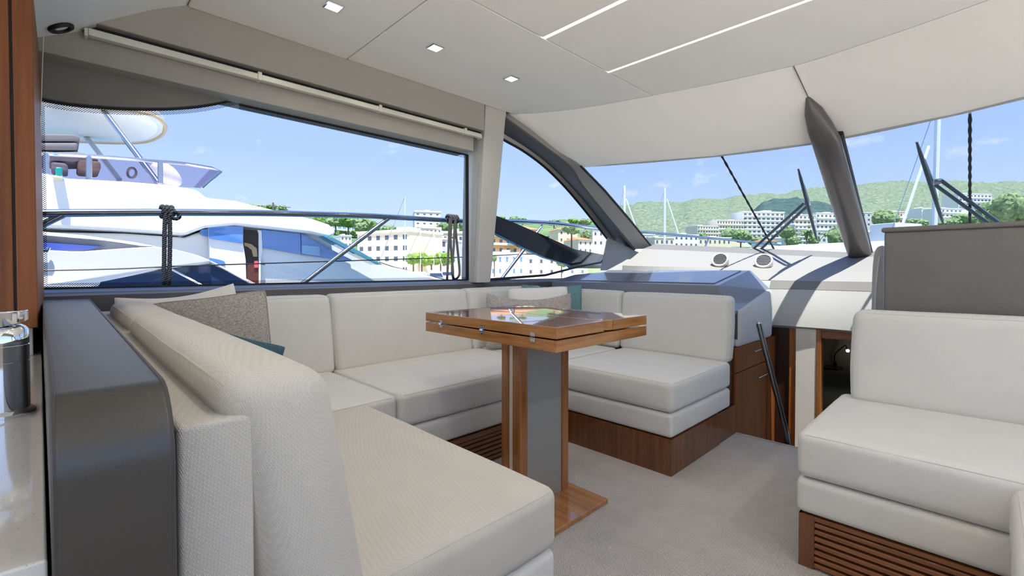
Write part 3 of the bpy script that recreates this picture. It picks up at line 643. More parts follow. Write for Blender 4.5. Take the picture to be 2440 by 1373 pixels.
m_ = MB(); m_.rbox(-.85, -.35, 5.50, 5.64, .035, .33, .06, puff=(0, .02, 0), wob=.008); m_.build('pillow_body', plain('bunk_pillow_cloth', (.55, .52, .45), .9), pw, smooth=True)
sh = MB(); sh.box(-1.5, -.98, 5.5, 5.69, -.0, .05); tag(sh.build('bunk_shelf', M_darkwood), 'small dark wooden shelf in the lower cabin corner', 'shelf')
cp = px(1990, 868, 'y', 5.68); c2p = px(2020, 836, 'y', 5.55)
rl = thing('reading_lamp', cp, 'thin gooseneck reading lamp with a lit tip in the lower cabin', 'lamp')
m_ = MB(); m_.box(cp.x - .012, cp.x + .012, 5.67, 5.70, cp.z - .05, cp.z + .02); m_.build('bracket', M_black, rl, bevel=.003)
m_ = MB(); m_.tube(spline([cp, cp + Vector((.0, -.02, .10)), cp + Vector((.07, -.06, .19)), c2p + Vector((-.02, 0, .05)), c2p], 16), .006, 8); m_.build('gooseneck', M_steel_d, rl, smooth=True)
m_ = MB(); m_.sphere(c2p, .016, 10); m_.build('bulb', plain('reading_bulb', (1, .95, .85), .5, emit=(1, .93, .8), es=2.5), rl, smooth=True)
# handrail
hp = [px(1808, 772, 'y', 3.12), px(1838, 888, 'y', 3.12), px(1866, 1000, 'y', 3.12), px(1874, 1030, 'y', 3.12), px(1879, 1064, 'y', 3.12)]
hp.append(hp[-1] + Vector((.02, 0, -.35)))
hr = thing('handrail', (hp[-1].x, 3.12, hp[-1].z), 'bent steel tube handrail standing at the companionway edge', 'handrail')
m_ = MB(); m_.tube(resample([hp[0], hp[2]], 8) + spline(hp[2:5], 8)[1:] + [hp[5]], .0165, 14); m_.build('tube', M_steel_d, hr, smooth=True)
m_ = MB(); m_.sphere(hp[0], .0165, 12); m_.build('end_cap', M_steel, hr, smooth=True)
m_ = MB(); m_.box(hp[5].x - .03, hp[5].x + .03, 3.06, 3.15, hp[5].z - .02, hp[5].z + .02); m_.build('bracket', M_steel_d, hr, bevel=.004)

# =================================================================== HELM SEAT BACK
hs = thing('helm_seat', (.3, 2.9, 0), 'tall taupe leather helm seat back rising behind the small cream sofa', 'seat')
m_ = MB(); m_.rbox(-.312, 1.10, 2.68, 2.80, .02, 1.218, .012, k=4); m_.build('back_panel', M_helm, hs, smooth=True)
m_ = MB(); m_.rbox(-.322, 1.12, 2.672, 2.86, 1.216, 1.238, .009, k=4); m_.build('top_cap', M_helm, hs, smooth=True)
sh_ = []
for u, v in ((2104, 585), (2090, 590), (2082, 610), (2078, 660), (2077, 720), (2078, 770), (2104, 775)): sh_.append(px(u, v, 'y', 2.86))
m_ = MB(); m_.prism(spline(sh_, 30), (0, .42, 0)); m_.build('seat_wing', M_dashw, hs, bevel=.01)
wg = [px(u, v, 'y', 2.85) for u, v in ((2096, 610), (2092, 640), (2087, 690), (2085, 740))]
m_ = MB(); m_.tube(spline(wg, 12), .004, 6); m_.build('piping', M_pad, hs, smooth=True)

# =================================================================== SOFAS
Z0, Z1, Z2, Z3, ZS = .0, .186, .190, .312, .475
def seat_cushion(par, x0, x1, y0, y1, puff=.012, r=.030, name='seat_cushion', mat=None):
    m_ = MB(); m_.rbox(x0, x1, y0, y1, Z3 + .004, ZS, r, puff=(.008, .008, puff), wob=.0016, k=10)
    o = m_.build(name, mat or M_sofa_f, par, smooth=True)
    q = MB(); q.tube(m_.seam(2, 1), .0014, 5, closed=True); q.build('piping', M_pipe, o, smooth=True)
    return o
def lower_band(par, x0, x1, y0, y1):
    m_ = MB(); m_.rbox(x0, x1, y0, y1, Z2, Z3, .022, puff=(.006, .006, 0), k=8); return m_.build('base_cushion', M_sofa_f, par, smooth=True)
def leanfn(axis, ref, sgn, k=.17):
    def f(q):
        q = Vector(q); d = (q.z - ZS) * k * sgn
        if axis == 'x': q.x += d
        else: q.y += d
        return q
    return f
def back_cushion(par, x0, x1, y0, y1, z1, fn, r=.04, puff=(.008, .008, .004), mat=None, name='back_cushion', z0=None, pipe=(1, 1)):
    m_ = MB(); m_.rbox(x0, x1, y0, y1, z0 if z0 is not None else ZS - .015, z1, r, puff=puff, wob=.002, k=9, fn=fn)
    o = m_.build(name, mat or M_sofa_f, par, smooth=True)
    if pipe:
        P_ = m_.seam(*pipe[:2]); q = MB(); q.tube(P_[14:28] if len(pipe) == 3 else P_, .0014, 5, closed=len(pipe) == 2); q.build('piping', M_pipe, o, smooth=True)
    return o
us = thing('corner_sofa', (-1.9, 1.5, 0), 'long cream U-shaped sofa wrapped around the wooden table', 'sofa')
FX = -1.845                                                   # front of the port run
# plinths
m_ = MB(); m_.box(-2.70, FX - .02, -.0 + .10, 2.80, Z0, Z1); m_.build('plinth', M_darkwood, us)
m_ = MB(); m_.box(-1.84, -1.082, 2.184, 2.80, Z0, Z1); m_.build('plinth', M_walz, us)
m_ = MB(); m_.box(-1.84, -.82, .10, .88, Z0, Z1); m_.build('plinth', M_walz, us)
m_ = MB(); m_.box(-2.70, -1.10, 2.965, 3.05, .0, .47); m_.build('back_board', M_darkwood, us)
m_ = MB(); m_.box(-2.705, -2.625, .10, 2.965, .0, .46); m_.build('back_board', M_darkwood, us)
# grille in the port run: slats
def grille(par, mk, n, z0, z1, thick, mat):
    h = (z1 - z0) / n; src = None
    for i in range(n):
        zc = z0 + h * (i + .5); m_ = MB(); mk(m_, zc - h * .33, zc + h * .33); m_.build('slat', mat, par)
grille(us, lambda m_, a, b: m_.box(FX - .02, FX - .004, .92, 2.14, a, b), 6, .012, .160, .01, M_waly)
m_ = MB(); m_.box(FX - .021, FX - .002, .90, 2.18, .160, Z1); m_.build('grille_rail', M_waly, us)
# lower upholstered band and seats
lower_band(us, -2.70, FX, .10, 2.18); lower_band(us, -2.70, -1.08, 2.182, 2.96); lower_band(us, FX + .004, -.775, .10, .925)
seat_cushion(us, -2.62, FX, .12, 1.083); seat_cushion(us, -2.62, FX, 1.089, 2.176); seat_cushion(us, -2.62, FX - .004, 2.182, 2.90)
seat_cushion(us, FX + .002, -1.078, 2.182, 2.96); seat_cushion(us, FX + .004, -.772, .24, .93, mat=M_sofa)
# backs
fx = leanfn('x', 0, -1); fy = leanfn('y', 0, 1); fa_ = leanfn('y', 0, -1, .17)
back_cushion(us, -2.67, -2.54, .30, 1.100, .900, fx, r=.032, pipe=(0, 1)); back_cushion(us, -2.67, -2.54, 1.108, 2.105, .902, fx, r=.032, pipe=(0, 1)); back_cushion(us, -2.67, -2.54, 2.113, 2.93, .905, fx, r=.032, pipe=(0, 1))
back_cushion(us, -2.56, -1.872, 2.925, 3.03, .885, leanfn('y', 0, 1, .08), r=.032, pipe=(1, -1)); back_cushion(us, -1.864, -1.088, 2.925, 3.035, .880, leanfn('y', 0, 1, .08), r=.036, pipe=(1, -1))
back_cushion(us, -1.742, -.645, .205, .350, .914, fa_, r=.044, pipe=(1, -1, 'top'), mat=M_sofa, puff=(.012, .012, .006)); back_cushion(us, -2.50, -1.750, .205, .350, .914, fa_, r=.044, pipe=(1, -1, 'top'), puff=(.012, .012, .006), mat=M_sofa)
# upholstered shelf behind the aft back cushions
m_ = MB(); m_.rbox(-2.66, -.645,   .092, .172, .0, .866, .007, k=6); m_.build('back_shell', M_sofa, us, smooth=True)

# small starboard sofa
s2 = thing('bench_sofa', (.2, 2.2, 0), 'small cream sofa with a slatted wooden base facing aft', 'sofa')
m_ = MB(); m_.box(-.435, 1.1, 1.885, 2.62, Z0, Z1); m_.build('plinth', M_darkwood, s2)
m_ = MB(); m_.box(-.443, -.434, 1.862, 2.62, Z0, Z1); m_.build('end_panel', M_walz, s2)
m_ = MB(); m_.box(-.443, -.395, 1.860, 1.885, Z0, Z1); m_.build('stile', M_walz, s2)
m_ = MB(); m_.box(-.395, .62, 1.860, 1.885, .172, Z1); m_.build('grille_rail', M_walx, s2)
n_s = 7; pit = (.174 - .008) / n_s
for i in range(n_s):
    zc = .008 + pit * (i + .5); m_ = MB(); m_.box(-.395, .62, 1.860, 1.884, zc - pit * .5 + .0, zc + pit * .5 - .0088); m_.build('slat', M_walx, s2, bevel=.002)
m_ = MB(); m_.box(.60, .64, 1.860, 1.885, 0, .172); m_.build('stile', M_walz, s2)
lower_band(s2, -.452, 1.1, 1.855, 2.62)
seat_cushion(s2, -.452, 1.1, 1.852, 2.60, puff=.016)
back_cushion(s2, -.402, 1.10, 2.485, 2.60, .866, leanfn('y', 0, 1, .12), r=.040, pipe=(1, -1))
# return leg of the starboard sofa running aft
s3 = thing('return_seat', (.6, 1.2, 0), 'cream seat block joined at right angles to the slat-based sofa', 'sofa')
m_ = MB(); m_.box(.12, 1.1, .30, 1.84, Z0, Z1); m_.build('plinth', M_walz, s3)
lower_band(s3, .066, 1.1, .28, 1.836); seat_cushion(s3, .062, 1.1, .28, 1.836, r=.045)

# =================================================================== CUSHIONS
def pillow(name, c, w_, h_, t_, yaw, tilt, roll, mat, label, pipe=None, seed=0, sag=0.0, group=None):
    """throw cushion; local x width, z height, y thickness; c = middle of its bottom edge"""
    n = 22; fr_v = []; vv = []; ff = []; M = Matrix.Translation(Vector(c)) @ Matrix.Rotation(R(yaw), 4, 'Z') @ Matrix.Rotation(R(tilt), 4, 'X') @ Matrix.Rotation(R(roll), 4, 'Y')
    def P(i, j, sd):
        u = -1 + 2 * i / n; v = -1 + 2 * j / n
        u = math.copysign(1 - (1 - abs(u)) ** 1.35, u); v = math.copysign(1 - (1 - abs(v)) ** 1.35, v)
        cr_ = 1 - .055 * (u * v) ** 4; x = w_ / 2 * u * (1 - .05 * (1 - v * v)) * cr_; z = h_ / 2 * v * (1 - .06 * (1 - u * u)) * cr_ - sag * (1 - u * u) * (v > 0) * v
        th = t_ / 2 * (max(0, (1 - u * u)) ** .55) * (max(0, (1 - v * v)) ** .55)
        q = Vector((x * 6 + seed, z * 6, sd)); th *= 1 + .14 * noise.noise(q) + .07 * noise.noise(q * 2.7)
        return M @ Vector((x, sd * th, z + h_ / 2))
    idx = {}
    for sd in (-1, 1):
        for i in range(n + 1):
            for j in range(n + 1):
                edge = i in (0, n) or j in (0, n); key = (i, j, 0 if edge else sd)
                if key not in idx: idx[key] = len(vv); vv.append(P(i, j, sd))
        for i in range(n):
            for j in range(n):
                f = []
                for a, b in ((i, j), (i + 1, j), (i + 1, j + 1), (i, j + 1)):
                    edge = a in (0, n) or b in (0, n); f.append(idx[(a, b, 0 if edge else sd)])
                ff.append(f if sd < 0 else f[::-1])
    m_ = MB(); m_.add(vv, ff); lowz = min(vv, key=lambda p: p.z)
    o = m_.build(name, mat, smooth=True, base=(c[0], c[1], lowz.z)); tag(o, label, 'cushion', group)
    if pipe:
        ed = [P(i, 0, 1) for i in range(n)] + [P(n, j, 1) for j in range(n)] + [P(i, n, 1) for i in range(n, 0, -1)] + [P(0, j, 1) for j in range(n, 0, -1)]
        q = MB(); q.tube(ed, .0035, 6, closed=True); q.build('piping', pipe, o, smooth=True)
    return o
M_tau = melange('taupe_melange', (.26, .235, .20), (.52, .485, .43), 130, (1, 1, 3))
M_tau2 = melange('warm_grey_velvet', (.36, .32, .285), (.46, .42, .38), 60, (1, 1, 1), bump=.2)
M_teal = melange('teal_knit', (.07, .16, .18), (.25, .42, .43), 150, (2.2, 2.2, 1))
M_teal2 = melange('deep_teal', (.035, .085, .115), (.075, .15, .18), 150, (2, 2, 1))
M_wht = weave('ivory_cloth', (.86, .83, .77), freq=2200, bump=.2, dark=.92)
pillow('throw_cushion', (-2.47, .42, ZS), .46, .50, .13, 80, -6, -7, M_wht, 'ivory throw cushion standing behind the speckled taupe cushion', seed=1, sag=.03)
pillow('throw_cushion', (-2.27, .475, ZS), .46, .47, .18, 62, -9, -7, M_tau, 'speckled taupe throw cushion with piped edge leaning over the aft sofa back', pipe=plain('taupe_piping', (.36, .33, .28), .9), seed=4)
pillow('throw_cushion', (-2.08, .455, ZS), .27, .31, .13, 60, -12, 16, M_teal2, 'dark teal throw cushion half hidden behind the aft sofa back', seed=7)
pillow('throw_cushion', (-2.36, 2.74, ZS), .50, .47, .15, 40, -11, 0, M_teal, 'teal knitted throw cushion in the corner behind the ivory one', seed=12, sag=.02)
pillow('throw_cushion', (-2.30, 2.55, ZS), .47, .45, .14, 47, -11, -2, M_wht, 'ivory throw cushion in the far sofa corner in front of the teal knit', pipe=M_pipe, seed=15)
pillow('throw_cushion', (-2.24, 2.36, ZS), .64, .42, .14, 45, -12, 0, M_tau2, 'warm grey throw cushion with pointed corners behind the wooden table', seed=21, sag=.05)

# =================================================================== TABLE
tb = thing('pedestal_table', (-1.405, 1.52, 0), 'square folding wooden table with a glossy top on a central pedestal', 'table')
X0, X1, Y0, Y1 = -1.812, -1.0235, 1.210, 1.822
m_ = MB(); m_.box(X0, X1, Y0, Y1, .760, .802); m_.build('lower_leaf', M_teak, tb, bevel=.002)
YM = 1.503
m_ = MB(); m_.box(X0, X1, Y0, YM - .003, .807, .848); m_.build('folding_leaf', M_teak, tb, bevel=.0025)
rr = .055; cpts = [Vector((X1, Y1, .807)), Vector((X0, Y1, .807)), Vector((X0, YM + .003, .807))]
for k in range(8):
    a = -math.pi / 2 + math.pi / 2 * k / 7; cpts.append(Vector((X1 - rr + rr * math.cos(a), YM + .003 + rr + rr * math.sin(a), .807)))
m_ = MB(); m_.prism(cpts, (0, 0, .041)); m_.build('folding_leaf', M_teak, tb, bevel=.0025)
for ya, yb, za, zb_ in ((Y0 + .001, Y1 - .001, .7605, .8015), (Y0 + .001, YM - .005, .8075, .8475), (YM + .06, Y1 - .001, .8075, .8475)):
    m_ = MB(); m_.box(X1 - .001, X1 + .0035, ya, yb, za, zb_); m_.build('edge_band', M_teak_y, tb, bevel=.001)
for u, v in ((1052, 771), (1150, 786), (1270, 805)):
    p = px(u, v, 'y', Y0)
    m_ = MB(); m_.box(p.x - .011, p.x + .011, Y0 - .003, Y0 + .001, .787, .803); m_.box(p.x - .011, p.x + .011, Y0 - .003, Y0 + .001, .806, .822)
    for k in (-1, 0, 1): m_.tube([(p.x - .0095 + (k + 1) * .0063, Y0 - .005, .8045), (p.x - .0095 + (k + 1) * .0063 + .0058, Y0 - .005, .8045)], .0048, 8)
    for dz in (.793, .816):
        for dx in (-.006, .006): m_.sphere((p.x + dx, Y0 - .003, dz), .0022, 6)
    m_.build('hinge', M_chrome, tb, smooth=True)
# pedestal column
cx0, cx1, cy0, cy1 = -1.462, -1.347, 1.368, 1.690
m_ = MB(); m_.box(cx0 + .012, cx1 - .012, cy0 + .012, cy1 - .012, .022, .760); m_.build('column_core', M_steel_b, tb)
for (a, b, c_, d_) in ((cx1 - .048, cx1, cy0, cy0 + .045), (cx1 - .04, cx1, cy1 - .045, cy1), (cx0, cx0 + .045, cy0, cy0 + .045), (cx0, cx0 + .045, cy1 - .045, cy1)):
    m_ = MB(); m_.box(a, b, c_, d_, .022, .760); m_.build('column_board', M_teak_z, tb, bevel=.002)
m_ = MB(); m_.box(cx1 - .014, cx1 - .006, cy0 + .045, cy1 - .045, .022, .760); m_.build('metal_panel', plain('grey_laminate', (.30, .30, .275), .42), tb)
m_ = MB(); m_.box(cx0 + .045, cx1 - .048, cy0 + .004, cy0 + .014, .022, .760); m_.build('metal_strip', M_alu, tb)
m_ = MB(); m_.box(-1.648, -1.155, 1.305, 1.735, .0, .022); m_.build('foot_plate', M_teak, tb, bevel=.004)

# =================================================================== HALF WALL, COUNTER, TAP, CABINET
hw = thing('half_wall', (-1.6, .02, 0), 'slate leather covered half wall between the sofa back and the galley counter', 'partition')
ra = .075; prof = [(-2.70, 0), (-2.70, .922)]
for k in range(9):
    a = math.pi / 2 - math.pi / 2 * k / 8; prof.append((-.592 - ra + ra * math.cos(a), .922 - ra + ra * math.sin(a)))
prof.append((-.592, 0))
def ywall(x): return -.010 - .05 * (-.592 - x) / 2.1
np_ = len(prof); m_ = MB(); m_.add([Vector((x, ywall(x), z)) for x, z in prof] + [Vector((x, .084, z)) for x, z in prof], [list(range(np_ - 1, -1, -1)), list(range(np_, 2 * np_))] + [(i, (i + 1) % np_, np_ + (i + 1) % np_, np_ + i) for i in range(np_)]); m_.build('body', M_half, hw, bevel=.006)
for sd_y in (0, 1):
    q = MB(); q.tube([Vector((x - (.003 if x > -1 else 0), .081 if sd_y else ywall(x) + .003, z - .001)) for x, z in prof[1:]], .0028, 6); q.build('piping', plain('half_wall_piping', (.05, .045, .042), .5), hw, smooth=True)
ct = thing('galley_counter', (-1.3, -.35, 0), 'pale speckled quartz galley counter behind the half wall', 'counter')
m_ = MB(); m_.prism([(-2.70, -.75, .742), (-.600, -.75, .742), (-.600, -.0125, .742), (-2.70, -.064, .742)], (0, 0, .04)); m_.build('worktop', M_quartz, ct, bevel=.003)
m_ = MB(); m_.box(-2.70, -2.055, -.75, -.066, .782, .868); m_.build('upstand', M_quartz, ct, bevel=.003)
m_ = MB(); m_.box(-2.70, -.63, -.74, -.070, .0, .742); m_.build('cabinet_body', M_cab, ct)
wc = thing('wall_cabinet', (-2.3, -.42, .872), 'tall cherry wood cabinet beside the saloon window', 'cabinet')
ye = px(86, 500, 'x', -2.0).y; yg = px(31, 400, 'x', -2.0).y
m_ = MB(); m_.box(-2.70, -2.015, -.75, ye, .872, 1.90); m_.build('carcass', M_cab, wc)
m_ = MB(); m_.box(-2.015, -2.0, yg + .003, ye, .872, 1.955); m_.build('door', M_cab, wc, bevel=.003)
m_ = MB(); m_.box(-2.015, -2.0, -.75, yg - .003, .872, 1.955); m_.build('door', M_cab, wc, bevel=.003)
m_ = MB(); m_.box(-2.012, -2.008, yg - .004, yg + .004, .872, 1.955); m_.build('groove', M_black, wc)
# mixer tap
tp = px(8, 990, 'z', .782)
tap = thing('mixer_tap', (tp.x, tp.y, .782), 'chrome mixer tap standing on the speckled counter', 'tap')
c = Vector((tp.x, tp.y, .782))
m_ = MB(); m_.lathe([(.043, 0), (.043, .006), (.038, .011), (.036, .012)], c, n=36); m_.build('base_ring', M_chrome, tap, smooth=True)
m_ = MB(); m_.lathe([(.035, .010), (.035, .098), (.0335, .0985), (.0335, .100), (.035, .1005), (.035, .128), (.0335, .1285), (.0335, .1305), (.035, .131), (.035, .156), (.030, .162), (.024, .166)], c, n=40); m_.build('body', M_chrome, tap, smooth=True)
m_ = MB(); m_.add([c + Vector((math.cos(a) * .034, math.sin(a) * .034, z + (.007 * math.cos(a - R(150)) if i == 0 else 0))) for i, z in enumerate((.170, .192)) for a in [2 * math.pi * k / 36 for k in range(36)]],
        [[k, (k + 1) % 36, 36 + (k + 1) % 36, 36 + k] for k in range(36)] + [list(range(36, 72)), list(range(35, -1, -1))]); m_.build('lever_cap', M_chrome, tap, bevel=.002)
m_ = MB(); m_.tube(spline([c + Vector((-.03, -.02, .115)), c + Vector((-.06, -.07, .135)), c + Vector((-.09, -.13, .14)), c + Vector((-.11, -.18, .125))], 14), .013, 14); m_.build('spout', M_chrome, tap, smooth=True)
# =================================================================== OUTSIDE: OWN DECK, RAIL, ROPES, BLADE, WIPERS
sd = MB(); sd.prism([(-3.55, -2.6, .30), (-2.86, -2.6, .30), (-2.86, 5.0, .30), (-1.9, 9.5, .42), (CX, 12.5, .5), (-1.9, 11.0, .48), (-3.1, 6.5, .36)], (0, 0, -.3))
struct(sd.build('floor.002', M_white_sh, base=(-3.2, 1, -.2)), 'white side deck of this boat outside the window', 'deck')
fd = thing('foredeck', (CX, 7.5, .3), 'white foredeck coachroof beyond the windscreen', 'deck')
zf = px(1950, 580, 'y', 7.6).z
rows_ = []
for y, z, hw_ in ((5.0, 1.14, 2.0), (5.5, 1.19, 1.95), (6.5, zf - .05, 1.7), (7.6, zf - .0, 1.35), (8.6, zf - .12, .9), (9.6, zf - .5, .3)):
    rows_.append([Vector((CX + hw_ * t, y - .28 * t * t * (1 if y < 6 else .3), z - .05 * t * t)) for t in [-1 + k / 8 for k in range(17)]])
m_ = MB(); m_.loft(rows_); m_.strip(rows_[0], [p - Vector((0, 0, .12)) for p in rows_[0]])
for i in (0, -1): m_.strip([r[i] for r in rows_], [r[i] - Vector((0, 0, .12)) for r in rows_])
m_.build('coachroof', M_white, fd, smooth=True)
# guard rail
RX = -3.3
rl_ = thing('guard_rail', (RX, 2, .3), 'stainless guard rail with slanting stanchions outside the side window', 'rail')
rp = [px(60, 512, 'x', RX), px(155, 508, 'x', RX), px(395, 506, 'x', RX), px(640, 508, 'x', RX), px(870, 514, 'x', RX), px(1100, 527, 'x', RX), px(1290, 530, 'x', RX), px(1440, 546, 'x', -3.2), px(1520, 552, 'y', 7.0), px(1650, 563, 'y', 8.4), px(1760, 574, 'y', 9.6), px(1860, 584, 'y', 10.8)]
rp[0] = px(60, 511, 'x', RX)
rp = [Vector((RX, -2.4, 1.30))] + rp
m_ = MB(); m_.tube(resample(rp[:7], 30) + spline(rp[6:], 40)[1:], .021, 12); m_.build('top_rail', M_steel, rl_, smooth=True)
for a, b in (((60, 556), (150, 512)), ((700, 692), (930, 517)), ((1190, 672), (1292, 538))):
    p0, p1 = px(*a, 'x', RX), px(*b, 'x', RX); p0 = p1 + (p0 - p1) * (1.0 if a[0] == 60 else 1.0); d_ = (p0 - p1); p0 = p1 + d_ * ((p1.z - .31) / -d_.z)
    m_ = MB(); m_.tube([p0, p1], .017, 12); m_.build('stanchion', M_steel, rl_, smooth=True)
q0 = px(1690, 566, 'y', 8.8); m_ = MB(); m_.tube([q0, q0 + Vector((-.2, -.3, -.75))], .016, 10); m_.build('stanchion', M_steel, rl_, smooth=True)
wp_ = [Vector((RX, -2.4, 1.0)), px(90, 645, 'x', RX), px(500, 632, 'x', RX), px(1100, 613, 'x', RX), px(1280, 606, 'x', RX), px(1400, 620, 'x', -3.25)]
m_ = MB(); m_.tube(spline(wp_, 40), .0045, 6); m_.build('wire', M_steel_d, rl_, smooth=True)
# ropes tied to the rail
def twist(mb, path, r, pitch, n=3):
    P = resample(path, max(24, int(sum((Vector(path[i + 1]) - Vector(path[i])).length for i in range(len(path) - 1)) / (pitch / 7))))
    L_ = 0; prev = P[0]; ph = []
    for p in P: L_ += (p - prev).length; prev = p; ph.append(2 * math.pi * L_ / pitch)
    for s_ in range(n):
        q = []
        for i, p in enumerate(P):
            t = (P[min(i + 1, len(P) - 1)] - P[max(i - 1, 0)]).normalized(); a = t.orthogonal().normalized() if abs(t.z) < .9 else Vector((1, 0, 0)) - t * t.x
            a.normalize(); b = t.cross(a); an = ph[i] + 2 * math.pi * s_ / n; q.append(p + (a * math.cos(an) + b * math.sin(an)) * r * .5)
        mb.tube(q, r * .58, 6)
rpz = px(397, 505, 'x', RX).z; yk = px(397, 505, 'x', RX).y
r1_ = thing('mooring_rope', (RX, yk, .62), 'thick navy rope knotted on the rail and hanging straight down', 'rope')
m_ = MB()
twist(m_, [(RX + .03, yk - .009, rpz + .02), (RX + .034, yk - .016, rpz - .15), (RX + .03, yk - .02, rpz - .40), (RX + .03, yk - .012, .64)], .0115, .036)
twist(m_, [(RX + .03, yk + .010, rpz + .02), (RX + .034, yk + .010, rpz - .15), (RX + .03, yk + .004, rpz - .40), (RX + .03, yk + .012, .64)], .0115, .036); m_.build('tail', M_rope, r1_, smooth=True)
m_ = MB()
def loop(mb, c, rad, tilt, r=.0115, n=26, ax=0):
    P = [];
    for k in range(n + 1):
        a = 2 * math.pi * k / n; p = Vector((math.cos(a) * rad, 0, math.sin(a) * rad)) if ax == 0 else Vector((0, math.cos(a) * rad, math.sin(a) * rad))
        P.append(Vector(c) + Matrix.Rotation(tilt, 3, 'Z') @ p)
    twist(mb, P, r, .036)
for k in range(3): loop(m_, (RX, yk - .020 + .021 * k, rpz), .031, R(8))
loop(m_, (RX + .036, yk + .036, rpz - .02), .020, 0, ax=1); m_.build('knot', M_rope, r1_, smooth=True)
y2 = px(1078, 520, 'x', RX).y; z2 = px(1078, 522, 'x', RX).z
r2_ = thing('fender_line', (RX, y2, .9), 'thin grey lines looped over the rail beside the window pillar', 'rope')
m_ = MB()
for k in range(4): loop(m_, (RX, y2 - .045 + .028 * k, z2), .032, R(4), r=.012)
m_.build('knot', M_rope2, r2_, smooth=True)
def L2(u, v): return px(u, v, 'x', RX + .035)
m_ = MB()
for pts in (((1072, 520), (1070, 560), (1068, 610), (1064, 690)), ((1075, 520), (1074, 580), (1079, 640), (1081, 700)), ((1084, 520), (1081, 590), (1077, 640), (1080, 662), (1088, 664), (1095, 650), (1092, 610), (1087, 560), (1085, 520))):
    m_.tube(spline([L2(*p) for p in pts], 26), .0105, 8)
m_.build('strands', M_rope2, r2_, smooth=True)
# dark exterior blade below the quarter window
bu = [(1150, 500), (1183, 514), (1215, 526), (1290, 558), (1370, 594), (1449, 609), (1475, 612)]; bl = [(1475, 640), (1430, 640), (1365, 640), (1358, 632), (1300, 614), (1240, 586), (1181, 556), (1150, 545)]
OX = -2.98
bp_ = [px(u, v, 'x', OX) for u, v in bu] + [px(u, v, 'x', OX) for u, v in bl]
m_ = MB(); m_.prism(bp_, (-.06, 0, 0)); tag(m_.build('side_fin', plain('fin_gloss', (.045, .045, .055), .10, coat=.8), bevel=.004), 'dark glossy fin crossing outside the quarter window', 'trim')
# wipers
def wiper(P, label, fnp):
    base0, base1, j0, j1, tip0, tip1 = P
    t = thing('wiper', fnp(*base0, .05), label, 'wiper')
    for a, b in ((base0, j0), (base1, j1)):
        m_ = MB(); m_.tube([fnp(*a, .045), fnp(*b, .06)], .015, 8, flat=.6); m_.build('arm', M_wiper, t, smooth=True)
    bl_ = resample([fnp(*tip0, .03), fnp(*tip1, .03)], 9); mid = (fnp(*j0, .06) + fnp(*j1, .06)) / 2
    m_ = MB(); m_.tube(bl_, [.006, .011, .012, .013, .013, .013, .012, .011, .006], 8, flat=.6); bo = m_.build('blade', M_wiper, t, smooth=True)
    m_ = MB(); arc = [p + (mid - p).normalized() * 0 + fnp.__defaults__[0] * Vector((0, 0, 0)) for p in bl_]
    m_.tube([bl_[2] + Vector((0, .0, .035)), bl_[4] + Vector((0, 0, .06)), bl_[6] + Vector((0, 0, .035))], .007, 6); m_.build('bridge', M_wiper, bo, smooth=True)
    m_ = MB(); m_.box(mid.x - .02, mid.x + .02, mid.y - .02, mid.y + .02, mid.z - .015, mid.z + .02); m_.build('pivot', M_steel, t, bevel=.005)
wiper(((1786, 601), (1803, 603), (1918, 482), (1928, 487), (1902, 402), (1946, 571)), 'black wiper on the port windscreen pane', ws)
wiper(((2378, 530), (2352, 530), (2240, 428), (2228, 440), (2184, 338), (2247, 532)), 'black wiper on the starboard windscreen pane', wss)
def bead_cord(a, b, fnp, label):
    P = resample([fnp(*a, .06), fnp(*b, .06)], 60); m_ = MB(); m_.tube(P, [.009 if (i // 2) % 2 else .0065 for i in range(60)], 7)
    tag(m_.build('beaded_cord', M_cord, smooth=True), label, 'cord')
bead_cord((1712, 358), (1850, 604), ws, 'dark knotted cord slanting across the port windscreen pane')
bead_cord((2311, 270), (2311, 560), wss, 'dark knotted cord hanging straight across the starboard windscreen pane')

# =================================================================== NEIGHBOURING MOTOR YACHT
NX = -9.0
def ny(u, v, x=NX): return px(u, v, 'x', x)
my = thing('motor_yacht', (-11, 4, -1.9), 'large white flybridge motor yacht moored alongside', 'yacht')
def slab(name, pts, x0, depth, mat, par, bevel=.0, seg=3):
    m_ = MB(); m_.prism([ny(u, v, x0) for u, v in pts], (-depth, 0, 0)); return m_.build(name, mat, par, bevel=bevel, seg=seg)
body = [(-60, 560), (60, 552), (300, 556), (440, 566), (490, 548), (560, 541), (700, 552), (790, 568), (912, 631), (1000, 650), (1075, 672), (1090, 760), (-60, 760)]
slab('cabin_side', body, NX - .15, 3.7, M_white, my, .05)
brow = [(-60, 380), (60, 402), (150, 424), (230, 428), (300, 432), (400, 440), (470, 452), (492, 471), (560, 478), (640, 497), (700, 512), (750, 523), (785, 535), (800, 548), (799, 560), (785, 566), (740, 556), (640, 545), (560, 537), (490, 543), (440, 561), (380, 556), (300, 551), (180, 545), (60, 541), (-60, 540)]
slab('upper_deck', brow, NX + .12, 4.0, M_white, my, .06)
def glass_panel(name, pts, x0=NX - .12, th=.05, mat=None, par=None): return slab(name, pts, x0 + th * .9, th, mat or M_blue_gl, par or my, .006, 1)
slab('sliding_door', [(499, 538), (580, 540), (580, 582), (586, 620), (588, 700), (540, 700), (520, 640), (500, 615)], NX + .02, .10, M_white, my, .01)
glass_panel('door_window', [(499.5, 537), (579.5, 539.5), (579.5, 581), (499.5, 568.5)], NX + .02)
dop = slab('doorway', [(580, 546), (614, 549), (620, 556), (621, 700), (588, 700), (587, 620), (581, 585)], NX - .10, .06, plain('yacht_doorway', (.035, .02, .018), .5, var=.3, vscale=3), my)
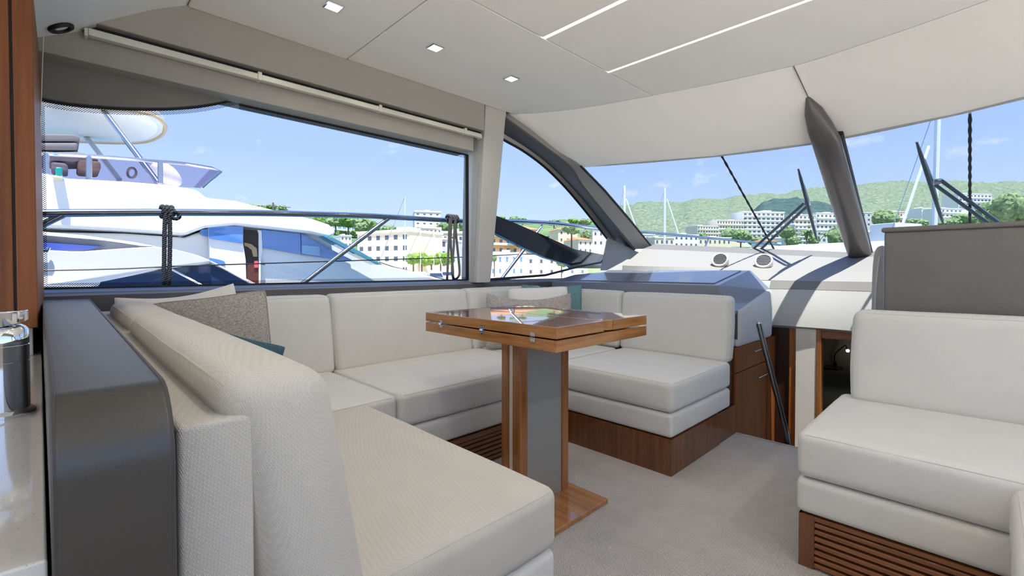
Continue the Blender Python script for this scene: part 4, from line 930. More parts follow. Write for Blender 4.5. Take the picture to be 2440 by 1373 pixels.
slab('door_frame', [(614, 548), (624, 549), (626, 600), (622, 620), (622, 700), (617, 700), (617, 556)], NX - .06, .08, M_white_sh, my, .01)
slab('stair_curve', [(582, 578), (600, 582), (612, 592), (614, 612), (604, 612), (600, 596), (590, 588), (583, 586)], NX - .07, .05, plain('yacht_varnish', (.45, .32, .16), .5), my, .006)
slab('locker', [(589, 628), (616, 628), (616, 700), (589, 700)], NX - .075, .03, plain('yacht_locker', (.13, .04, .03), .4), my)
slab('notice', [(606, 622), (615, 622), (615, 638), (606, 638)], NX - .05, .02, plain('notice_card', (.75, .12, .16), .6), my)
glass_panel('side_window', [(624, 547), (716, 556), (718, 606), (624, 590)]); glass_panel('side_window', [(717.5, 556.5), (735, 566), (800, 600), (838, 619), (838, 623), (719, 606.5)])
slab('opening_window', [(720, 584), (762, 588), (763, 611), (720, 604)], NX - .03, .05, plain('pale_blue_glass', (.28, .48, .72), .08, coat=.8), my, .004)
glass_panel('oval_window', [(476, 553), (480, 547), (499, 545), (499, 566), (484, 562), (478, 559)])
glass_panel('oval_window', [(500, 614), (520, 618), (534, 622), (538, 629), (530, 637), (515, 634), (500, 628)], NX + .02)
slab('handle', [(624, 629), (632, 629.5), (632, 631.5), (624, 631)], NX - .02, .06, M_steel_d, my)
glass_panel('windscreen', [(770, 563), (793, 566), (860, 600), (913, 631), (898, 631), (845, 604)], NX - .02, .3, M_teal_gl)
slab('hull_crease', [(640, 624), (660, 627), (740, 658), (735, 664), (650, 638)], NX - .135, .02, M_white_sh, my)
slab('foredeck_rail', [(905, 624), (940, 636), (990, 648), (1070, 668), (1070, 669.5), (990, 650), (940, 638), (905, 626)], NX - .3, .03, M_steel_d, my)
# flybridge
fb = [(70, 366), (180, 371), (300, 379), (440, 391), (505, 402), (526, 408), (481, 448), (440, 446), (300, 434), (180, 429), (70, 404)]
slab('fly_screen', fb, NX - .10, .02, M_smoke, my)
slab('fly_screen', [(560 - 60, 404), (524, 409), (480, 449), (462, 446)], NX - 2.4, .02, M_smoke, my)
m_ = MB(); m_.tube([ny(u, v, NX - .1) for u, v in ((60, 364), (180, 370), (300, 378), (440, 390), (505, 401), (526, 408))] + [ny(481, 448, NX - .1)], .028, 8); m_.build('fly_rail', M_steel, my, smooth=True)
for u, v0, v1 in ((212, 372, 428), (382, 384, 437), (110, 366, 415)):
    m_ = MB(); m_.tube([ny(u, v0, NX - .1), ny(u, v1, NX - .1)], .035, 8); m_.build('fly_post', M_steel, my, smooth=True)
ZH = 3.75
hp_ = [px(u, v, 'z', ZH) for u, v in ((20, 226), (150, 248), (250, 259), (320, 266), (368, 278), (390, 294), (394, 306), (384, 324), (340, 340), (250, 341), (150, 335), (20, 322))]
hs_ = spline(hp_ , 40); m_ = MB(); m_.prism(hs_, (0, 0, .16)); m_.build('hardtop', M_white, my, bevel=.06, seg=3)
cen = sum(hp_, Vector()) / len(hp_); m_ = MB(); m_.prism([cen + (p - cen) * .86 - Vector((0, 0, .012)) for p in hs_], (0, 0, .02)); m_.build('hardtop_lining', M_white_sh, my)
m_ = MB(); m_.tube([p + Vector((0, 0, .01)) for p in hs_], .035, 6); m_.build('hardtop_rim', plain('tan_rim', (.52, .42, .28), .6), my, smooth=True)
for a, b, r_ in (((246, 262), ny(378, 437, NX - .5), .045), ((205, 326), ny(284, 428, NX - 2.2), .045)):
    m_ = MB(); m_.tube([px(*a, 'z', ZH), b], r_, 10); m_.build('hardtop_leg', M_steel, my, smooth=True)
M_seat = plain('fly_seat_grey', (.16, .15, .17), .8); M_seat2 = plain('fly_seat_brown', (.17, .12, .10), .8)
for pts, mt in ((((70, 318), (180, 320), (190, 326), (190, 336), (70, 336)), M_seat), (((70, 338), (188, 338), (186, 358), (70, 356)), M_seat), (((70, 362), (180, 360), (215, 368), (240, 382), (170, 384), (70, 380)), M_seat), (((185, 376), (240, 384), (241, 406), (184, 402)), M_seat2), (((120, 384), (160, 388), (165, 404), (120, 398)), M_seat)):
    slab('fly_seat', pts, NX - 1.4, .9, mt, my, .05)
m_ = MB(); wc_ = ny(314, 412, NX - 1.2); m_.tube([wc_ + Vector((math.cos(a) * .09, math.cos(a) * .05, math.sin(a) * .085)) for a in [2 * math.pi * k / 20 for k in range(20)]], .02, 6, closed=True); m_.build('steering_wheel', M_seat, my, smooth=True)
m_ = MB(); m_.rbox(NX - 2.0, NX - 1.0, ny(395, 420, NX - 1.2).y, ny(455, 420, NX - 1.2).y, ny(430, 446, NX - 1.2).z, ny(430, 392, NX - 1.2).z, .25, k=5, fn=lambda q: (q.x, q.y + (2.4 - q.z) * .5, q.z)); m_.build('fly_console', M_white_sh, my, smooth=True)
slab('light_base', [(124, 418), (146, 420), (150, 425), (128, 424)], NX + .35, .25, plain('cream_plastic', (.8, .74, .55), .5), my, .01)
slab('starboard_light', [(132, 398), (149, 399), (149, 419), (132, 418)], NX + .30, .18, plain('green_lens', (.0, .30, .28), .15, coat=.6), my, .015)
slab('hull', [(-60, 700), (1095, 700), (1110, 760), (1000, 860), (-60, 900)], NX - .1, 3.8, M_white, my)

# =================================================================== SMALL SPORT BOAT BETWEEN
SX = -6.2
def sx_(u, v, x=SX): return px(u, v, 'x', x)
sb = thing('sport_boat', (-7, .8, -1.9), 'low white sport boat with a dark windscreen between this boat and the yacht', 'boat')
def sslab(name, pts, x0, depth, mat, bevel=0, par=None):
    m_ = MB(); m_.prism([sx_(u, v, x0) for u, v in pts], (-depth, 0, 0)); return m_.build(name, mat, par or sb, bevel=bevel, seg=3)
sslab('roof', [(-40, 590), (110, 596), (165, 599), (200, 599), (280, 593), (345, 589), (372, 588), (420, 595), (470, 608), (500, 620), (502, 624), (470, 628), (400, 637), (300, 651), (200, 666), (110, 678), (-40, 690)], SX, 1.5, M_white_sh, .03)
sslab('roof_strip', [(-40, 546), (100, 552), (200, 561), (320, 577), (372, 587), (340, 586), (250, 573), (100, 560), (-40, 556)], SX - 1.0, .5, M_white, .01)
sslab('side_glass', [(-40, 557), (100, 561), (180, 567), (290, 581), (365, 588), (300, 594), (180, 601), (-40, 600)], SX - 1.1, .3, plain('grey_tint_glass', (.20, .21, .25), .1, coat=.6))
sslab('side_window', [(-40, 574), (105, 578), (180, 583), (245, 588), (200, 597), (150, 599), (-40, 595)], SX - 1.0, .12, plain('blue_side_glass', (.05, .08, .33), .08, coat=.8))
sslab('windscreen', [(225, 700), (240, 672), (400, 640), (500, 628), (605, 676), (620, 700)], SX - .1, .8, M_dk_gl)
sslab('windscreen_frame', [(498, 622), (504, 622), (610, 676), (640, 700), (622, 700), (596, 675)], SX - .05, .15, M_white, .01)
m_ = MB(); m_.tube([sx_(405, 640, SX - .05), sx_(520, 700, SX - .05)], .012, 6); m_.build('screen_bar', M_white, sb)
m_ = MB(); m_.rbox(SX - .8, SX - .3, sx_(495, 660).y, sx_(540, 660).y, sx_(520, 690).z, sx_(520, 655).z, .08, k=4); m_.build('seat', M_white_sh, sb, smooth=True)
m_ = MB(); m_.tube([sx_(60, 596, SX + .05), sx_(113, 597, SX + .05), sx_(115, 590, SX + .05)], .018, 8); m_.build('cleat', M_steel, sb, smooth=True)
sslab('hull', [(-40, 692), (640, 700), (800, 760), (700, 900), (-40, 900)], SX + .1, 2.2, M_white)

# =================================================================== SEA, SHORE, HILLS
sea = MB(); sea.box(-600, 500, -60, 900, -2.4, -1.9); struct(sea.build('floor.003', plain('sea_water', (.02, .09, .14), .08, bump=.4, bscale=1.2)), 'harbour water', 'water')
def terrain(name, prof, d0, d1, zfoot, mat, label, nd=26, rough=3.0, seed=0):
    """hillside: ridge heights along the skyline at range d1, falling to the shore at range d0"""
    us_ = []; u = prof[0][0]
    while u <= prof[-1][0]: us_.append(u); u += 7
    def rv(u):
        for (a, va), (b, vb_) in zip(prof, prof[1:]):
            if a <= u <= b: t = (u - a) / (b - a); t = t * t * (3 - 2 * t); return va + (vb_ - va) * t
        return prof[-1][1]
    rows_ = []
    for k in range(nd + 1):
        t = k / nd; row = []
        for u in us_:
            d = d0 + (d1 - d0) * t; top_ = far(u, rv(u), d1); g0 = far(u, 641, d); s_ = t * t * (3 - 2 * t) * .55 + t * .45
            z = zfoot + (top_.z - zfoot) * s_; nn = noise.noise(Vector((g0.x * .012 + seed, g0.y * .012, 0))) * 1.6 + noise.noise(Vector((g0.x * .045, g0.y * .045, seed))) * .8 + noise.noise(Vector((g0.x * .15, g0.y * .15, seed))) * .4
            z += nn * rough * (d / 500) * (1 if t < .97 else .35) * min(1, t * 3); row.append(Vector((g0.x, g0.y, z)))
        rows_.append(row)
    back = [p + (Vector((p.x, p.y, 0)).normalized() * 200) + Vector((0, 0, -80)) for p in rows_[-1]]; rows_.append(back)
    m_ = MB(); m_.loft(rows_); return struct(m_.build(name, mat, smooth=True), label, 'hill')
def hill_mat(name, c0, c1, rock, sc=.05, rk=.60):
    m, t, b = new_mat(name); n = t.nodes; l = t.links; sock(b, 'Roughness', .95); sock(b, 'Specular IOR Level', .1)
    tc_ = n.new('ShaderNodeTexCoord'); z = n.new('ShaderNodeTexNoise'); z.inputs['Scale'].default_value = sc; z.inputs['Detail'].default_value = 9; z.inputs['Roughness'].default_value = .68; l.new(tc_.outputs['Object'], z.inputs['Vector'])
    r_ = n.new('ShaderNodeValToRGB'); el = r_.color_ramp.elements; el[0].position = .36; el[0].color = (*c0, 1); el[1].position = .60; el[1].color = (*c1, 1); l.new(z.outputs['Fac'], r_.inputs[0])
    z2 = n.new('ShaderNodeTexNoise'); z2.inputs['Scale'].default_value = sc * .8; z2.inputs['Detail'].default_value = 8; z2.inputs['Roughness'].default_value = .7; mp_ = n.new('ShaderNodeMapping'); mp_.inputs['Location'].default_value = (31, 17, 5); l.new(tc_.outputs['Object'], mp_.inputs[0]); l.new(mp_.outputs[0], z2.inputs['Vector'])
    r2 = n.new('ShaderNodeValToRGB'); r2.color_ramp.elements[0].position = rk; r2.color_ramp.elements[1].position = rk + .09; l.new(z2.outputs['Fac'], r2.inputs[0])
    q = n.new('ShaderNodeMixRGB'); q.inputs[2].default_value = (*rock, 1); l.new(r2.outputs[0], q.inputs[0]); l.new(r_.outputs[0], q.inputs[1]); l.new(q.outputs[0], b.inputs['Base Color'])
    return m
MH = hill_mat('wooded_hillside', (.07, .12, .09), (.215, .27, .175), (.50, .42, .34), .22, .60)
MH2 = hill_mat('pine_ridge', (.06, .12, .07), (.16, .25, .10), (.55, .48, .36), .06, .62)
terrain('far_hill', [(1440, 505), (1490, 490), (1540, 484), (1610, 485), (1660, 474), (1720, 475), (1765, 467), (1800, 466), (1850, 465), (1900, 456), (1960, 452), (2010, 448), (2060, 440), (2130, 437), (2200, 437), (2255, 432), (2330, 441), (2440, 435), (2560, 440)], 330, 900, -1.0, MH, 'wooded hillside with pale rock behind the resort town', rough=3.2, seed=3)
terrain('shadow_spur', [(1680, 560), (1730, 536), (1780, 508), (1825, 480), (1850, 474), (1885, 480), (1930, 488), (1985, 496), (2030, 512)], 420, 620, -1.0, hill_mat('shadow_dark_slope', (.035, .075, .075), (.07, .12, .11), (.16, .20, .13), .16, .62), 'spur added on the hillside behind the white hotel, coloured dark for the shadow there', rough=5.0, seed=9)  # added spur; its dark colours paint the shadow lying on the hill
terrain('town_hill', [(560, 512), (590, 497), (640, 497), (690, 506), (740, 512), (780, 520), (860, 532), (900, 548), (950, 556), (1000, 556), (1060, 552), (1100, 548), (1180, 535), (1240, 533), (1300, 530), (1340, 524), (1400, 527), (1470, 540)], 130, 330, -1.0, MH2, 'low wooded slope behind the town buildings', rough=1.6, seed=5)
terrain('resort_slope', [(1440, 604), (1560, 604), (1660, 594), (1760, 588), (1900, 590), (2000, 594), (2040, 582), (2100, 552), (2300, 548), (2560, 548)], 150, 350, -1.0, MH2, 'gentle green slope under the resort hotels', nd=14, rough=.6, seed=14)
gd = MB(); gp_ = [far(u, 641, d) for u, d in ((500, 70), (900, 66), (1250, 70), (1600, 90), (1900, 120), (2100, 120), (2500, 110))]; gb = [far(u, 641, d) for u, d in ((2700, 420), (2100, 420), (1500, 400), (1000, 200), (400, 200))]
gd.prism([Vector((p.x, p.y, -1.0)) for p in gp_ + gb], (0, 0, -1.2)); struct(gd.build('ground', plain('pale_quay', (.62, .57, .50), .9, var=.1, vscale=.2)), 'pale stone quay and streets of the town', 'ground')

# =================================================================== BUILDINGS
WALLS = {'white': (.86, .85, .82), 'cream': (.82, .73, .56), 'tan': (.76, .66, .47), 'orange': (.78, .44, .24), 'pink': (.78, .56, .46), 'grey': (.62, .64, .66), 'sand': (.80, .72, .60)}
MW = {k: plain('wall_' + k, v, .85, var=.06, vscale=.4) for k, v in WALLS.items()}
M_win = plain('far_window_glass', (.10, .13, .17), .15); M_winb = plain('far_blue_glass', (.16, .30, .52), .12); M_tile = plain('terracotta_roof', (.55, .23, .12), .85, var=.2, vscale=1.5); M_balc = plain('balcony_white', (.88, .86, .82), .8)
def building(u0, u1, vt, vb_, d0, d1, dep, wall, rows_, cols, label, roof='flat', win=None, wf=.5, hf=.5, balc=False, shutter=None, cat='building', zdown=4.0, wing=None):
    a, b = far(u0, vb_, d0), far(u1, vb_, d1); a.z = b.z = min(a.z, b.z); zt_ = max(far(u0, vt, d0).z, far(u1, vt, d1).z); w_ = (b - a); wl_ = Vector((w_.x, w_.y, 0)); Wd = wl_.length; ux = wl_.normalized(); nrm = Vector((ux.y, -ux.x, 0))
    if nrm.dot(EYE - a) < 0: nrm = -nrm
    t = thing('building', (a + b) / 2 - nrm * dep / 2 + Vector((0, 0, max(-1.05 - a.z, -max(zdown, 14)))), label, cat); z0 = max(-1.05, a.z - max(zdown, 14))
    def P(s_, z, o_=0.0): return Vector((a.x, a.y, 0)) + ux * (s_ * Wd) + nrm * o_ + Vector((0, 0, z))
    m_ = MB(); m_.prism([P(0, z0), P(1, z0), P(1, z0, -dep), P(0, z0, -dep)], (0, 0, zt_ - z0)); m_.build('wall', MW[wall], t)
    H_ = zt_ - a.z
    if roof == 'tile':
        e_ = .03; rh = H_ * .16 + .3; m_ = MB(); m_.add([P(-e_, zt_, .4), P(1 + e_, zt_, .4), P(1 + e_, zt_, -dep - .4), P(-e_, zt_, -dep - .4), P(.15, zt_ + rh, -dep / 2), P(.85, zt_ + rh, -dep / 2)], [(0, 1, 5, 4), (1, 2, 5), (2, 3, 4, 5), (3, 0, 4), (0, 3, 2, 1)]); m_.build('roof', M_tile, t)
    else:
        m_ = MB(); m_.prism([P(-.012, zt_, .25), P(1.012, zt_, .25), P(1.012, zt_, -dep - .2), P(-.012, zt_, -dep - .2)], (0, 0, H_ * .04 + .15)); m_.build('roof', MW['white'] if wall != 'white' else M_balc, t)
        m_ = MB(); s0 = .2 + .4 * random.random(); m_.prism([P(s0, zt_, -dep * .3), P(s0 + .2, zt_, -dep * .3), P(s0 + .2, zt_, -dep * .7), P(s0, zt_, -dep * .7)], (0, 0, H_ * .10 + .5)); m_.build('roof_hut', MW[wall], t)
    if rows_ and cols:
        cw, ch = Wd / cols, H_ / rows_; src = None; bsrc = None
        for r_ in range(rows_):
            for c_ in range(cols):
                ctr = P((c_ + .5) / cols, a.z + ch * (r_ + .52), .02)
                if src is None:
                    m_ = MB(); e1 = ux * (cw * wf / 2); e2 = Vector((0, 0, ch * hf / 2)); m_.prism([ctr - e1 - e2, ctr + e1 - e2, ctr + e1 + e2, ctr - e1 + e2], -nrm * .3); src = m_.build('window', win or M_win, t); c0_ = ctr
                else: inst(src, 'window', t, ctr - c0_)
            if balc:
                pb = P(0.5, a.z + ch * (r_ + .12), 0)
                if bsrc is None:
                    m_ = MB(); m_.prism([P(.02, a.z + ch * .06, 0), P(.98, a.z + ch * .06, 0), P(.98, a.z + ch * .06, 1.1), P(.02, a.z + ch * .06, 1.1)], (0, 0, ch * .26)); bsrc = m_.build('balcony', M_balc, t); b0_ = pb
                else: inst(bsrc, 'balcony', t, pb - b0_)
    return t
B = building
# seen through the side window
B(780, 848, 540, 562, 235, 250, 14, 'white', 2, 6, 'low white modern house with blue window bands among the trees', win=M_winb, wf=.75, hf=.55, balc=True)
B(812, 838, 563, 590, 150, 152, 10, 'white', 2, 3, 'small white house half hidden by the slanting rail stanchion', wf=.4, hf=.4)
B(852, 976, 558, 655, 112, 104, 12, 'cream', 4, 6, 'broad cream apartment block with white balconies and flat roof', balc=False, wf=.42, hf=.42)
B(976, 990, 562, 648, 134, 136, 8, 'tan', 4, 1, 'narrow tan apartment slice with one stack of windows', wf=.6, hf=.4)
B(988, 1050, 507, 560, 205, 208, 14, 'white', 5, 4, 'tall white tower block rising above the other roofs', wf=.35, hf=.3)
B(1004, 1052, 545, 590, 160, 162, 10, 'cream', 3, 5, 'cream block with small square windows in front of the white tower', wf=.35, hf=.4)
B(990, 1064, 572, 640, 122, 120, 12, 'grey', 3, 6, 'pale grey block with wide windows behind the green hedge trees', wf=.5, hf=.5)
B(1052, 1125, 557, 655, 152, 154, 12, 'sand', 4, 4, 'sand coloured block beside the window pillar', wf=.35, hf=.32)
# seen through the quarter window
B(1150, 1284, 548, 606, 178, 190, 12, 'orange', 3, 8, 'terracotta orange hotel with long white balconies', roof='tile', balc=True, wf=.4, hf=.4)
B(1150, 1250, 606, 660, 92, 92, 8, 'white', 2, 6, 'white waterfront building with blue shuttered windows', wf=.28, hf=.4, win=M_winb)
B(1252, 1400, 612, 660, 106, 109, 8, 'white', 2, 6, 'white waterfront building with small dark windows nearest the fin tip', wf=.25, hf=.35)
B(1284, 1330, 575, 612, 130, 132, 10, 'pink', 2, 4, 'pink house above the white waterfront row', roof='tile', wf=.3, hf=.4)
B(1330, 1376, 548, 580, 170, 172, 10, 'cream', 2, 3, 'cream villa with tiled roof on the slope', roof='tile', wf=.25, hf=.4)
B(1378, 1412, 572, 606, 150, 152, 10, 'sand', 2, 3, 'sand coloured house between trees on the slope', roof='tile', wf=.3, hf=.4)
B(1412, 1452, 548, 590, 160, 162, 10, 'white', 2, 3, 'white cube house touching the curved dark pillar', wf=.35, hf=.35)
# seen through the port windscreen pane
B(1500, 1560, 560, 600, 210, 212, 12, 'white', 2, 5, 'white low terrace behind the first tall mast', wf=.4, hf=.4)
B(1560, 1606, 568, 606, 190, 192, 12, 'sand', 2, 4, 'sand terrace between the two tall masts', wf=.4, hf=.4)
B(1606, 1664, 562, 606, 200, 204, 12, 'white', 3, 5, 'white terrace just beyond the second tall mast', wf=.4, hf=.35)
B(1664, 1742, 568, 606, 215, 218, 12, 'cream', 2, 7, 'cream waterfront row under the stepped hotel', wf=.35, hf=.4)
B(1662, 1712, 540, 566, 380, 385, 16, 'sand', 3, 8, 'sand coloured lower wing of the stepped hotel', wf=.6, hf=.5, balc=True)
B(1708, 1772, 527, 558, 390, 395, 16, 'cream', 3, 10, 'cream middle wing of the stepped hotel', wf=.6, hf=.5, balc=True)
B(1770, 1868, 508, 568, 400, 405, 18, 'white', 6, 9, 'big white hotel with six rows of balconies', wf=.6, hf=.5, balc=True)
B(1826, 1852, 575, 600, 240, 242, 10, 'white', 2, 3, 'small white villa with tiled roof at the foot of the hotel', roof='tile', wf=.35, hf=.4)
B(1884, 1942, 514, 548, 410, 415, 16, 'cream', 3, 6, 'cream apartment terrace behind the wiper joint', wf=.5, hf=.45, balc=True)
B(1944, 2012, 510, 548, 440, 445, 16, 'white', 3, 7, 'white apartment terrace beside the centre pillar', wf=.5, hf=.45, balc=True)
B(1893, 1922, 538, 584, 280, 282, 10, 'grey', 5, 3, 'slim pale grey tower with stacked balconies behind the palm', wf=.6, hf=.5, balc=True)
B(1946, 2016, 550, 596, 350, 352, 12, 'grey', 3, 6, 'pale grey block between the palms', wf=.5, hf=.4)
# seen through the starboard windscreen pane
B(2052, 2076, 508, 540, 380, 382, 12, 'grey', 3, 2, 'grey house right beside the centre pillar gasket', wf=.4, hf=.4)
B(2122, 2172, 506, 536, 400, 404, 12, 'pink', 2, 5, 'pinkish villa with white terrace walls on the green slope', wf=.4, hf=.4, balc=True)
B(2196, 2222, 498, 530, 380, 382, 12, 'white', 3, 3, 'white house behind the leaning mast base', wf=.5, hf=.4, balc=True)
B(2242, 2292, 499, 530, 330, 334, 12, 'white', 3, 5, 'white apartment house behind the wiper blade tip', wf=.5, hf=.4, balc=True)
B(2284, 2362, 464, 492, 520, 526, 18, 'white', 3, 9, 'long white hotel high on the wooded hillside', wf=.6, hf=.45, balc=True, zdown=22)
B(2072, 2106, 556, 600, 200, 202, 10, 'white', 3, 3, 'white waterfront block beside the helm seat', wf=.6, hf=.4, balc=True)

# =================================================================== TREES
LEAF = [hill_mat('leaf_green', (.05, .12, .03), (.20, .34, .08), (.28, .42, .12), .9, .6), hill_mat('leaf_bright', (.10, .20, .04), (.28, .42, .11), (.34, .5, .16), .9, .6), hill_mat('leaf_dusty', (.09, .16, .07), (.26, .36, .18), (.32, .42, .22), .6, .6)]
M_bark = plain('bark', (.16, .11, .07), .9, bump=.5, bscale=6)
def tree(u, vt, vb_, wpx, d, kind, label, group, seed):
    rnd = random.Random(seed); b = far(u, vb_, d); tp_ = far(u, vt, d); H_ = tp_.z - b.z; Wd = wpx * d / F
    t = thing('tree', (b.x, b.y, b.z), label, 'tree', group); m_ = MB(); nb = 8 if wpx < 70 else 22
    ico = bmesh.new(); bmesh.ops.create_icosphere(ico, subdivisions=3, radius=1); iv = [v.co.copy() for v in ico.verts]; ifc = [[v.index for v in f.verts] for f in ico.faces]; ico.free()
    for k in range(nb):
        an = rnd.random() * 6.28; rr_ = rnd.random() ** .5; hz_ = rnd.uniform(.45, .78); c = b + Vector((math.cos(an) * rr_ * Wd * .32, math.sin(an) * rr_ * Wd * .32, H_ * hz_)); s_ = rnd.uniform(.24, .36) * (1 if wpx < 70 else .62)
        r3 = Vector((Wd * s_, Wd * s_, min(Wd * s_ * 1.1, H_ * .30)))
        off_ = rnd.random() * 50
        m_.add([c + Vector((p.x * r3.x, p.y * r3.y, p.z * r3.z)) * (1 + .26 * noise.noise(p * 2.2 + Vector((off_, 0, 0))) + .34 * noise.noise(p * 6 + Vector((0, off_, 0)))) for p in iv], ifc)
    m_.build('crown', LEAF[kind], t, smooth=True); m_ = MB(); m_.tube([b - Vector((0, 0, 7)), b + Vector((0, 0, H_ * .5))], [Wd * .04 + .1, Wd * .03 + .06], 8); m_.build('trunk', M_bark, t)
G1 = 'trees on the wooded slope behind the town'; L1 = 'round green tree on the wooded slope behind the town'
sd_ = 100
for u, vt, vb_, w_ in ((600, 487, 508, 26), (622, 489, 508, 26), (648, 488, 508, 24), (670, 490, 510, 22), (772, 516, 545, 40), (800, 514, 545, 40), (830, 518, 548, 42), (862, 522, 560, 46), (885, 528, 566, 40), (845, 548, 566, 26), (815, 552, 570, 22), (930, 536, 566, 30), (915, 544, 566, 22), (960, 546, 566, 30), (868, 546, 572, 34), (1062, 530, 566, 40), (1090, 528, 575, 44), (1108, 530, 578, 40), (1195, 516, 532, 24), (1225, 517, 532, 26), (1245, 520, 532, 18), (1320, 525, 540, 28), (1365, 520, 536, 30), (1395, 520, 540, 30)):
    sd_ += 1; tree(u, vt, vb_, w_, (180 if vt > 512 else 250) + (sd_ * 7 % 4) * 24, 0 if sd_ % 2 else 2, L1, G1, sd_)
for u in (965, 985, 1005, 1028, 1050, 1068): sd_ += 1; tree(u, 600 + (sd_ % 3) * 3, 640, 30, 98 + (sd_ % 2) * 9, 1, 'bright green clipped street tree in the row in front of the grey block', 'bright street trees', sd_)
for u, vt, vb_, w_ in ((1338, 540, 566, 34), (1362, 538, 562, 40), (1398, 548, 586, 24), (1416, 546, 582, 20), (1178, 606, 630, 14), (1338, 618, 640, 22)):
    sd_ += 1; tree(u, vt, vb_, w_, (140 + (sd_ % 3) * 18) if vt < 600 else 88, 2, 'small green tree among the houses seen past the dark fin', 'trees among the quarter window houses', sd_)
for u, vt, vb_, w_ in ((1672, 556, 582, 24), (1740, 546, 582, 40), (1765, 550, 586, 40), (1800, 566, 592, 40), (1875, 540, 576, 34), (1890, 560, 590, 30), (1936, 560, 590, 26), (2000, 545, 600, 44), (2018, 555, 605, 40)):
    sd_ += 1; tree(u, vt, vb_, w_, 230 + (sd_ % 3) * 40, 2, 'dusty green tree in front of the hillside hotels', 'trees below the hillside hotels', sd_)
for u, vt, vb_, w_ in ((2098, 502, 545, 50), (2120, 512, 548, 30), (2180, 522, 550, 40), (2150, 530, 556, 40), (2262, 520, 548, 40), (2296, 512, 545, 44), (2320, 524, 550, 44)):
    sd_ += 1; tree(u, vt, vb_, w_, 270 + (sd_ % 3) * 45, 2, 'dusty green tree between the villas beyond the helm seat', 'trees below the villas', sd_)
for u, vt, vb_, w_, lb in ((2372, 478, 560, 80, 'large leafy tree standing nearest the starboard wiper arms'), (2425, 452, 560, 100, 'tallest leafy tree rising above the helm seat back')):
    sd_ += 1; tree(u, vt, vb_, w_, 150 if w_ > 90 else 185, 2, lb, None, sd_)
def palm(u, vt, vb_, d, label, seed):
    rnd = random.Random(seed); b = far(u, vb_, d); tp_ = far(u, vt, d); H_ = tp_.z - b.z; t = thing('palm_tree', (b.x, b.y, b.z), label, 'palm'); c = b + Vector((0, 0, H_ * .72))
    m_ = MB(); m_.tube([b - Vector((0, 0, 1)), b + Vector((.1, 0, H_ * .4)), c], [.28, .22, .25], 8); m_.build('trunk', M_bark, t); src = None
    for k in range(16):
        a = k * 2.4; el_ = rnd.uniform(-.1, .9); ln = H_ * .42; dr_ = Vector((math.cos(a), math.sin(a), 0)); P_ = [c + dr_ * (ln * s_) + Vector((0, 0, ln * (el_ * s_ - .9 * s_ * s_))) for s_ in (0, .25, .5, .75, 1)]
        sd2 = Vector((-dr_.y, dr_.x, 0)); m_ = MB(); rows_ = []
        for i, p in enumerate(P_): w_ = ln * (.06, .16, .18, .13, .02)[i]; rows_.append([p - sd2 * w_ - Vector((0, 0, w_ * .5)), p, p + sd2 * w_ - Vector((0, 0, w_ * .5))])
        m_.loft(rows_); m_.build('frond', LEAF[2], t, solid=.03)
palm(1922, 536, 590, 240, 'palm tree in front of the slim grey tower', 5); palm(1976, 540, 592, 240, 'palm tree nearest the centre pillar', 6)
# tower crane
cr0 = far(651, 506, 250); ch_ = far(651, 483, 250).z
ck = thing('tower_crane', (cr0.x, cr0.y, cr0.z), 'thin tower crane on the far tree line', 'crane'); m_ = MB(); m_.tube([cr0, Vector((cr0.x, cr0.y, ch_))], .55, 4); m_.build('mast', M_seat, ck)
m_ = MB(); m_.tube([far(636, 490, 252), far(692, 494.5, 246)], .22, 4); m_.build('jib', M_seat, ck)

# =================================================================== SAILING BOATS AND MOORED BOATS
M_mast = plain('white_mast', (.82, .84, .86), .35)
def sailboat(u, vt, d, label, boom=None, r=.12, lean=0):
    b = far(u, 652, d); t = thing('sailing_boat', (b.x, b.y, -1.9), label, 'sailboat'); tp_ = far(u + lean, vt, d)
    m_ = MB(); m_.tube([Vector((b.x, b.y, -1.4)), tp_], r, 8); m_.build('mast', M_mast, t, smooth=True)
    f = Vector((b.x - EYE.x, b.y - EYE.y, 0)).normalized(); f = Vector((f.y * .9 + f.x * .3, -f.x * .9 + f.y * .3, 0)); sdv = Vector((-f.y, f.x, 0))
    m_ = MB(); rows_ = []
    for s_, w_, h_ in ((-5, .9, -.75), (-3, 1.4, -.8), (0, 1.6, -.75), (3, 1.1, -.6), (5.5, .05, -.35)):
        c = Vector((b.x, b.y, 0)) + f * s_; rows_.append([c - sdv * w_ + Vector((0, 0, h_)), c - sdv * w_ * .5 + Vector((0, 0, -2.1)), c + sdv * w_ * .5 + Vector((0, 0, -2.1)), c + sdv * w_ + Vector((0, 0, h_)), c - sdv * w_ + Vector((0, 0, h_))])
    m_.loft(rows_); m_.build('hull', M_white, t); m_ = MB(); c = Vector((b.x, b.y, 0)); m_.prism([c - f * 2.5 - sdv * .8 + Vector((0, 0, -.8)), c + f * 2 - sdv * .6 + Vector((0, 0, -.7)), c + f * 2 + sdv * .6 + Vector((0, 0, -.7)), c - f * 2.5 + sdv * .8 + Vector((0, 0, -.8))], (0, 0, .6)); m_.build('coachroof', M_white_sh, t, bevel=.1)
    if boom:
        (ua, va_), (ub, vb_) = boom; m_ = MB(); m_.tube([far(ua, va_, d), far(ub, vb_, d)], r * .6, 6); m_.build('furled_sail', M_white_sh, t)
    m_ = MB(); m_.tube([tp_, Vector((b.x, b.y, -.5)) - f * 4.5], .03, 5); m_.build('stay', M_steel, t)
    return t
sailboat(965, 468, 60, 'sailing boat with a thin pale mast in front of the tan block', r=.07)
sailboat(1002, 545, 86, 'sailing boat with a short mast before the green street trees', r=.07)
sailboat(1034, 548, 94, 'sailing boat with furled sail before the green street trees', ((1034, 560), (1055, 640)), r=.07)
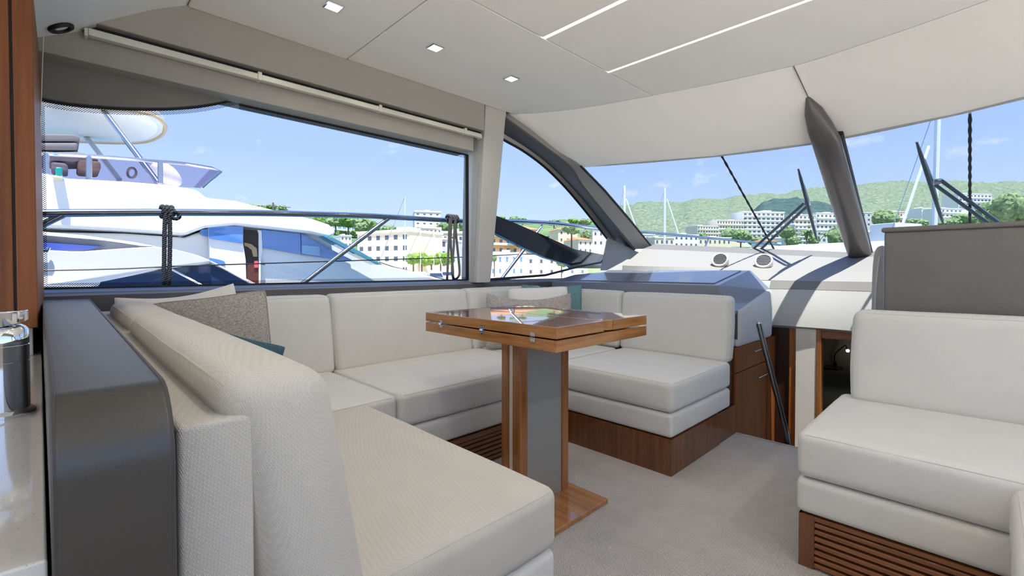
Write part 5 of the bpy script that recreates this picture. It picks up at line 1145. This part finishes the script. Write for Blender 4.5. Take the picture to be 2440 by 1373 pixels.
sailboat(1488, 442, 95, 'sailing boat whose mast stands nearest the curved dark pillar', ((1492, 474), (1516, 545)), r=.22)
sailboat(1584, 448, 88, 'sailing boat with a tall mast and slanting furled sail before the wooded hill', ((1589, 474), (1616, 556)), r=.22)
sailboat(2222, 235, 40, 'sailing boat with a thick white mast beyond the helm seat', ((2213, 348), (2142, 560)), r=.20, lean=14)
def moored(u, v, d, L_, label, group=None):
    c = far(u, 641, d); c.z = -1.9; t = thing('moored_boat', c, label, 'boat', group); ang = random.uniform(-.5, .5) + YAW; f = Vector((math.cos(ang), math.sin(ang), 0)); s_ = Vector((-f.y, f.x, 0)); z1 = far(u, v, d).z
    def Q(a, b_, z): return Vector((c.x, c.y, 0)) + f * (a * L_) + s_ * (b_ * L_) + Vector((0, 0, z))
    zd = -1.9 + (z1 + 1.9) * .5; m_ = MB(); m_.prism([Q(-.5, -.15, -1.95), Q(.25, -.15, -1.95), Q(.5, 0, -1.95), Q(.25, .15, -1.95), Q(-.5, .15, -1.95)], (0, 0, zd + 1.95)); m_.build('hull', M_white, t, bevel=.05)
    m_ = MB(); m_.add([Q(-.3, -.11, zd), Q(.2, -.11, zd), Q(.2, .11, zd), Q(-.3, .11, zd), Q(-.3, -.09, z1), Q(.02, -.09, z1), Q(.02, .09, z1), Q(-.3, .09, z1)], [(0, 3, 2, 1), (4, 5, 6, 7), (0, 1, 5, 4), (1, 2, 6, 5), (2, 3, 7, 6), (3, 0, 4, 7)]); m_.build('cabin', M_white_sh, t, bevel=.06)
    zz = zd + (z1 - zd) * .35; m_ = MB(); m_.prism([Q(-.26, -.115, zz), Q(.10, -.115, zz), Q(.06, -.11, zz + (z1 - zd) * .35), Q(-.26, -.11, zz + (z1 - zd) * .35)], s_ * (L_ * .225)); m_.build('window_band', M_dk_gl, t)
for u, v, d, L_ in ((1010, 640, 56, 5), (1045, 636, 64, 5), (1075, 634, 73, 5), (1205, 652, 70, 6), (1500, 590, 68, 8), (1540, 586, 80, 8), (1585, 584, 104, 9), (1630, 580, 118, 9), (1680, 583, 132, 9), (1725, 586, 146, 9)):
    moored(u, v + 8, d, L_, 'white motor boat moored along the town quay', 'boats moored along the quay')
moored(2160, 536, 60, 16, 'large white motor boat showing just over the helm seat back')
